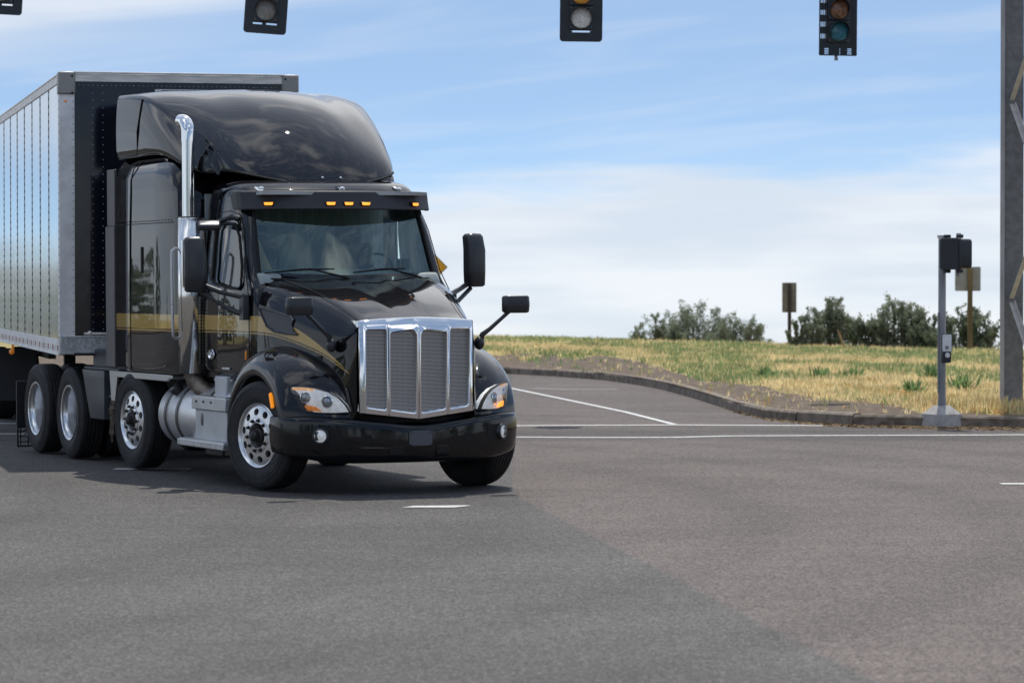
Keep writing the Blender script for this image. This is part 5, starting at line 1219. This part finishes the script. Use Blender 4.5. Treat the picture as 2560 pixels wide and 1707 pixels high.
def signal_head(loc, tilt, yaw, label, w, lenses, style, plateh=None):
    # origin at the bottom centre of the backplate
    root = empty('traffic_light', loc, (0, tilt, yaw)); tag(root, label, 'traffic light', 'overhead signal heads hung from the span')
    n = 3; pitch = .345; mb = .165 if style != 'louvred' else .20; H = mb * 2 + pitch * n
    hw = .17; holes = []
    if style == 'slots': holes = [(-.175, -.045, mb - .035, mb - .012), (.015, .165, mb - .035, mb - .012)]
    if style == 'notch': holes = [(-.125, .125, mb - .032, mb - .004), (-.145, -.137, mb - .012, mb - .004), (.137, .145, mb - .012, mb - .004)]
    if style == 'louvred':
        for z in [.265 + .184 * k for k in range(6)]:
            for k in range(4): holes.append((-w / 2 + .024 + .025 * k, -w / 2 + .036 + .025 * k, z, z + .073))
        for k in range(4):
            z = .024 + .026 * k; holes += [(-.215, -.150, z, z + .012), (.150, .215, z, z + .012), (.023, .037, z, z + .010)]
    b = cut_plate(w, 0, H, holes, .02 if style == 'louvred' else .05); b.build('backplate', sblack, root, smooth=False, sol=.004)
    for k in range(n):
        zc = mb + pitch * (k + .5)
        b = MB(); b.prism([(p[0], p[1] + zc) for p in rrect(hw * 2, pitch - .012, .03, 4)], -.05, .18, 'y')
        sec = b.build('signal_section', sblack, root, bev=.008)
        b = MB(); b.lathe([(.158, -.052), (.158, -.062), (.150, -.064), (.148, -.052)], 36, 'y', (0, 0, zc), True); b.build('lens_ring', plastic, sec)
        b = MB(); b.lathe([(.148, -.056), (.13, -.066), (.09, -.078), (.04, -.086), (.001, -.088)], 32, 'y', (0, 0, zc)); b.build('lens', lenses[k], sec)
        v = MB(); rws = []
        for y in (-.055, -.21):
            f = 0 if y > -.1 else 1; sp = 205 if style != 'notch' else 160
            rws.append([(.155 * math.cos(math.radians(a)), y if f == 0 else -.21 + .12 * (1 - math.sin(math.radians(a))) ** 1.0 * .75, zc + .155 * math.sin(math.radians(a))) for a in [-35 + 250 * q / 26 for q in range(27)]])
        v.grid(rws); v.build('visor', sblack, sec, sol=.003)
        sc2 = MB()
        for sx in (-1, 1):
            for sz in (-1, 1): sc2.sphere((sx * .148, -.052, zc + sz * .142), .006, 4)
        sc2.build('screw', rivet_m, sec, smooth=True)
    b = MB(); b.box((0, .05, H + .25), (.04, .04, .62)); b.build('hanger', steel, root)
    if style == 'louvred': b = MB(); b.box((-.018, .05, -.03), (.045, .05, .08)); b.box((0, .05, -.05), (.03, .03, .04)); b.build('bottom_fitting', steel, root, bev=.006)
    return root
def at(u, v, D): return ((u - 1280) / 8030 * D, D, 1.91 - (v - 715) / 8030 * D)
signal_head(at(0 + 3, 38, 46), math.radians(3), 0.03, 'tilted traffic light cut by the top left corner of the picture', .61, [lens_off, lens_off, lens_off], 'slots')
signal_head(at(662, 86, 46), math.radians(4), .05, 'tilted traffic light above the truck with two bright slots under a dark lens', .61, [lens_off, lens_off, lens_off], 'slots')
signal_head(at(1452, 106, 46), math.radians(.6), .03, 'traffic light with a pale lower lens, amber lens half seen above it', .61, [lens_pale, lens_am, lens_off], 'notch')
signal_head(at(2093.5, 141, 50), math.radians(.4), .14, 'rightmost traffic light with a louvred backplate, lenses brown and teal', .605, [lens_te, lens_br, lens_off], 'louvred')
# road signs seen from behind on the crest
signb = M('sign_back_metal', (.33, .32, .30), .5, .5, vary=.12, vscale=3)
signb2 = M('sign_back_wood', (.26, .22, .17), .7, vary=.2, vscale=5)
postm = M('weathered_post', (.085, .06, .045), .85, vary=.25, vscale=5, stretch=(1, 1, .2))
posto = M('ochre_post', (.17, .12, .055), .85, vary=.25, vscale=5, stretch=(1, 1, .2))
z0 = ter_z(8.1, 94); s1 = empty('road_sign', (8.12, 94, z0)); tag(s1, 'narrow brown-posted road sign seen from behind, left of the ragged shrub', 'sign')
hz = 1.91 - (707 - 715) / 8030 * 94 - z0
b = MB(); b.box((0, 0, (hz - .2) / 2), (.10, .10, hz + .2)); b.build('post', postm, s1, bev=.005)
b = MB(); b.prism([(p[0], p[1] + hz - .43) for p in rrect(.42, .87, .02)], .055, .065, 'y'); b.build('sign_panel', signb2, s1)
z0 = ter_z(12.15, 85); s2 = empty('road_sign', (12.12, 85, z0)); tag(s2, 'square grey road sign seen from behind on an ochre post, near the tower', 'sign')
hz = 1.91 - (668 - 715) / 8030 * 85 - z0
b = MB(); b.box((0, 0, (hz - .2) / 2), (.12, .12, hz + .15)); b.build('post', posto, s2, bev=.005)
b = MB(); b.prism([(p[0] - .05, p[1] + hz - .31) for p in rrect(.68, .64, .03)], .065, .075, 'y'); b.build('sign_panel', signb, s2)
# yellow diamond warning sign beyond the truck
D = 88; cxs, czs = (1070 - 1280) / 8030 * D, 1.91 - (668 - 715) / 8030 * D; z0 = ter_z(cxs, D)
s3 = empty('warning_sign', (cxs, D, z0)); tag(s3, 'yellow diamond warning sign with a black arrow, half hidden behind the truck cab', 'sign')
yel = M('warning_yellow', (.72, .36, .012), .5, vary=.05); half_d = .54; zz = czs - z0
dia = lambda r: [(0, zz + r), (r, zz), (0, zz - r), (-r, zz)]
b = MB(); b.box((0, .04, zz / 2 - .3), (.08, .06, zz + .2)); b.build('post', postm, s3)
b = MB(); b.prism(dia(half_d), 0, .006, 'y'); b.build('sign_edge', blackhole, s3)
b = MB(); b.prism(dia(half_d - .028), -.004, -.001, 'y'); pn = b.build('sign_panel', yel, s3)
b = MB(); b.prism([(.05, zz - .30), (.13, zz - .30), (.13, zz - .04), (.05, zz - .02)], -.007, -.004); b.prism([(-.25, zz - .12), (.05, zz - .10), (.05, zz + .0), (-.25, zz - .02)], -.0072, -.0042); b.prism([(.13, zz - .02), (.26, zz - .02), (.09, zz + .20), (-.08, zz + .0), (.02, zz - .0)], -.0074, -.0044)
b.v = [(p[0] * 1.1, p[1], p[2]) for p in b.v]; b.build('arrow', blackhole, pn, smooth=False)
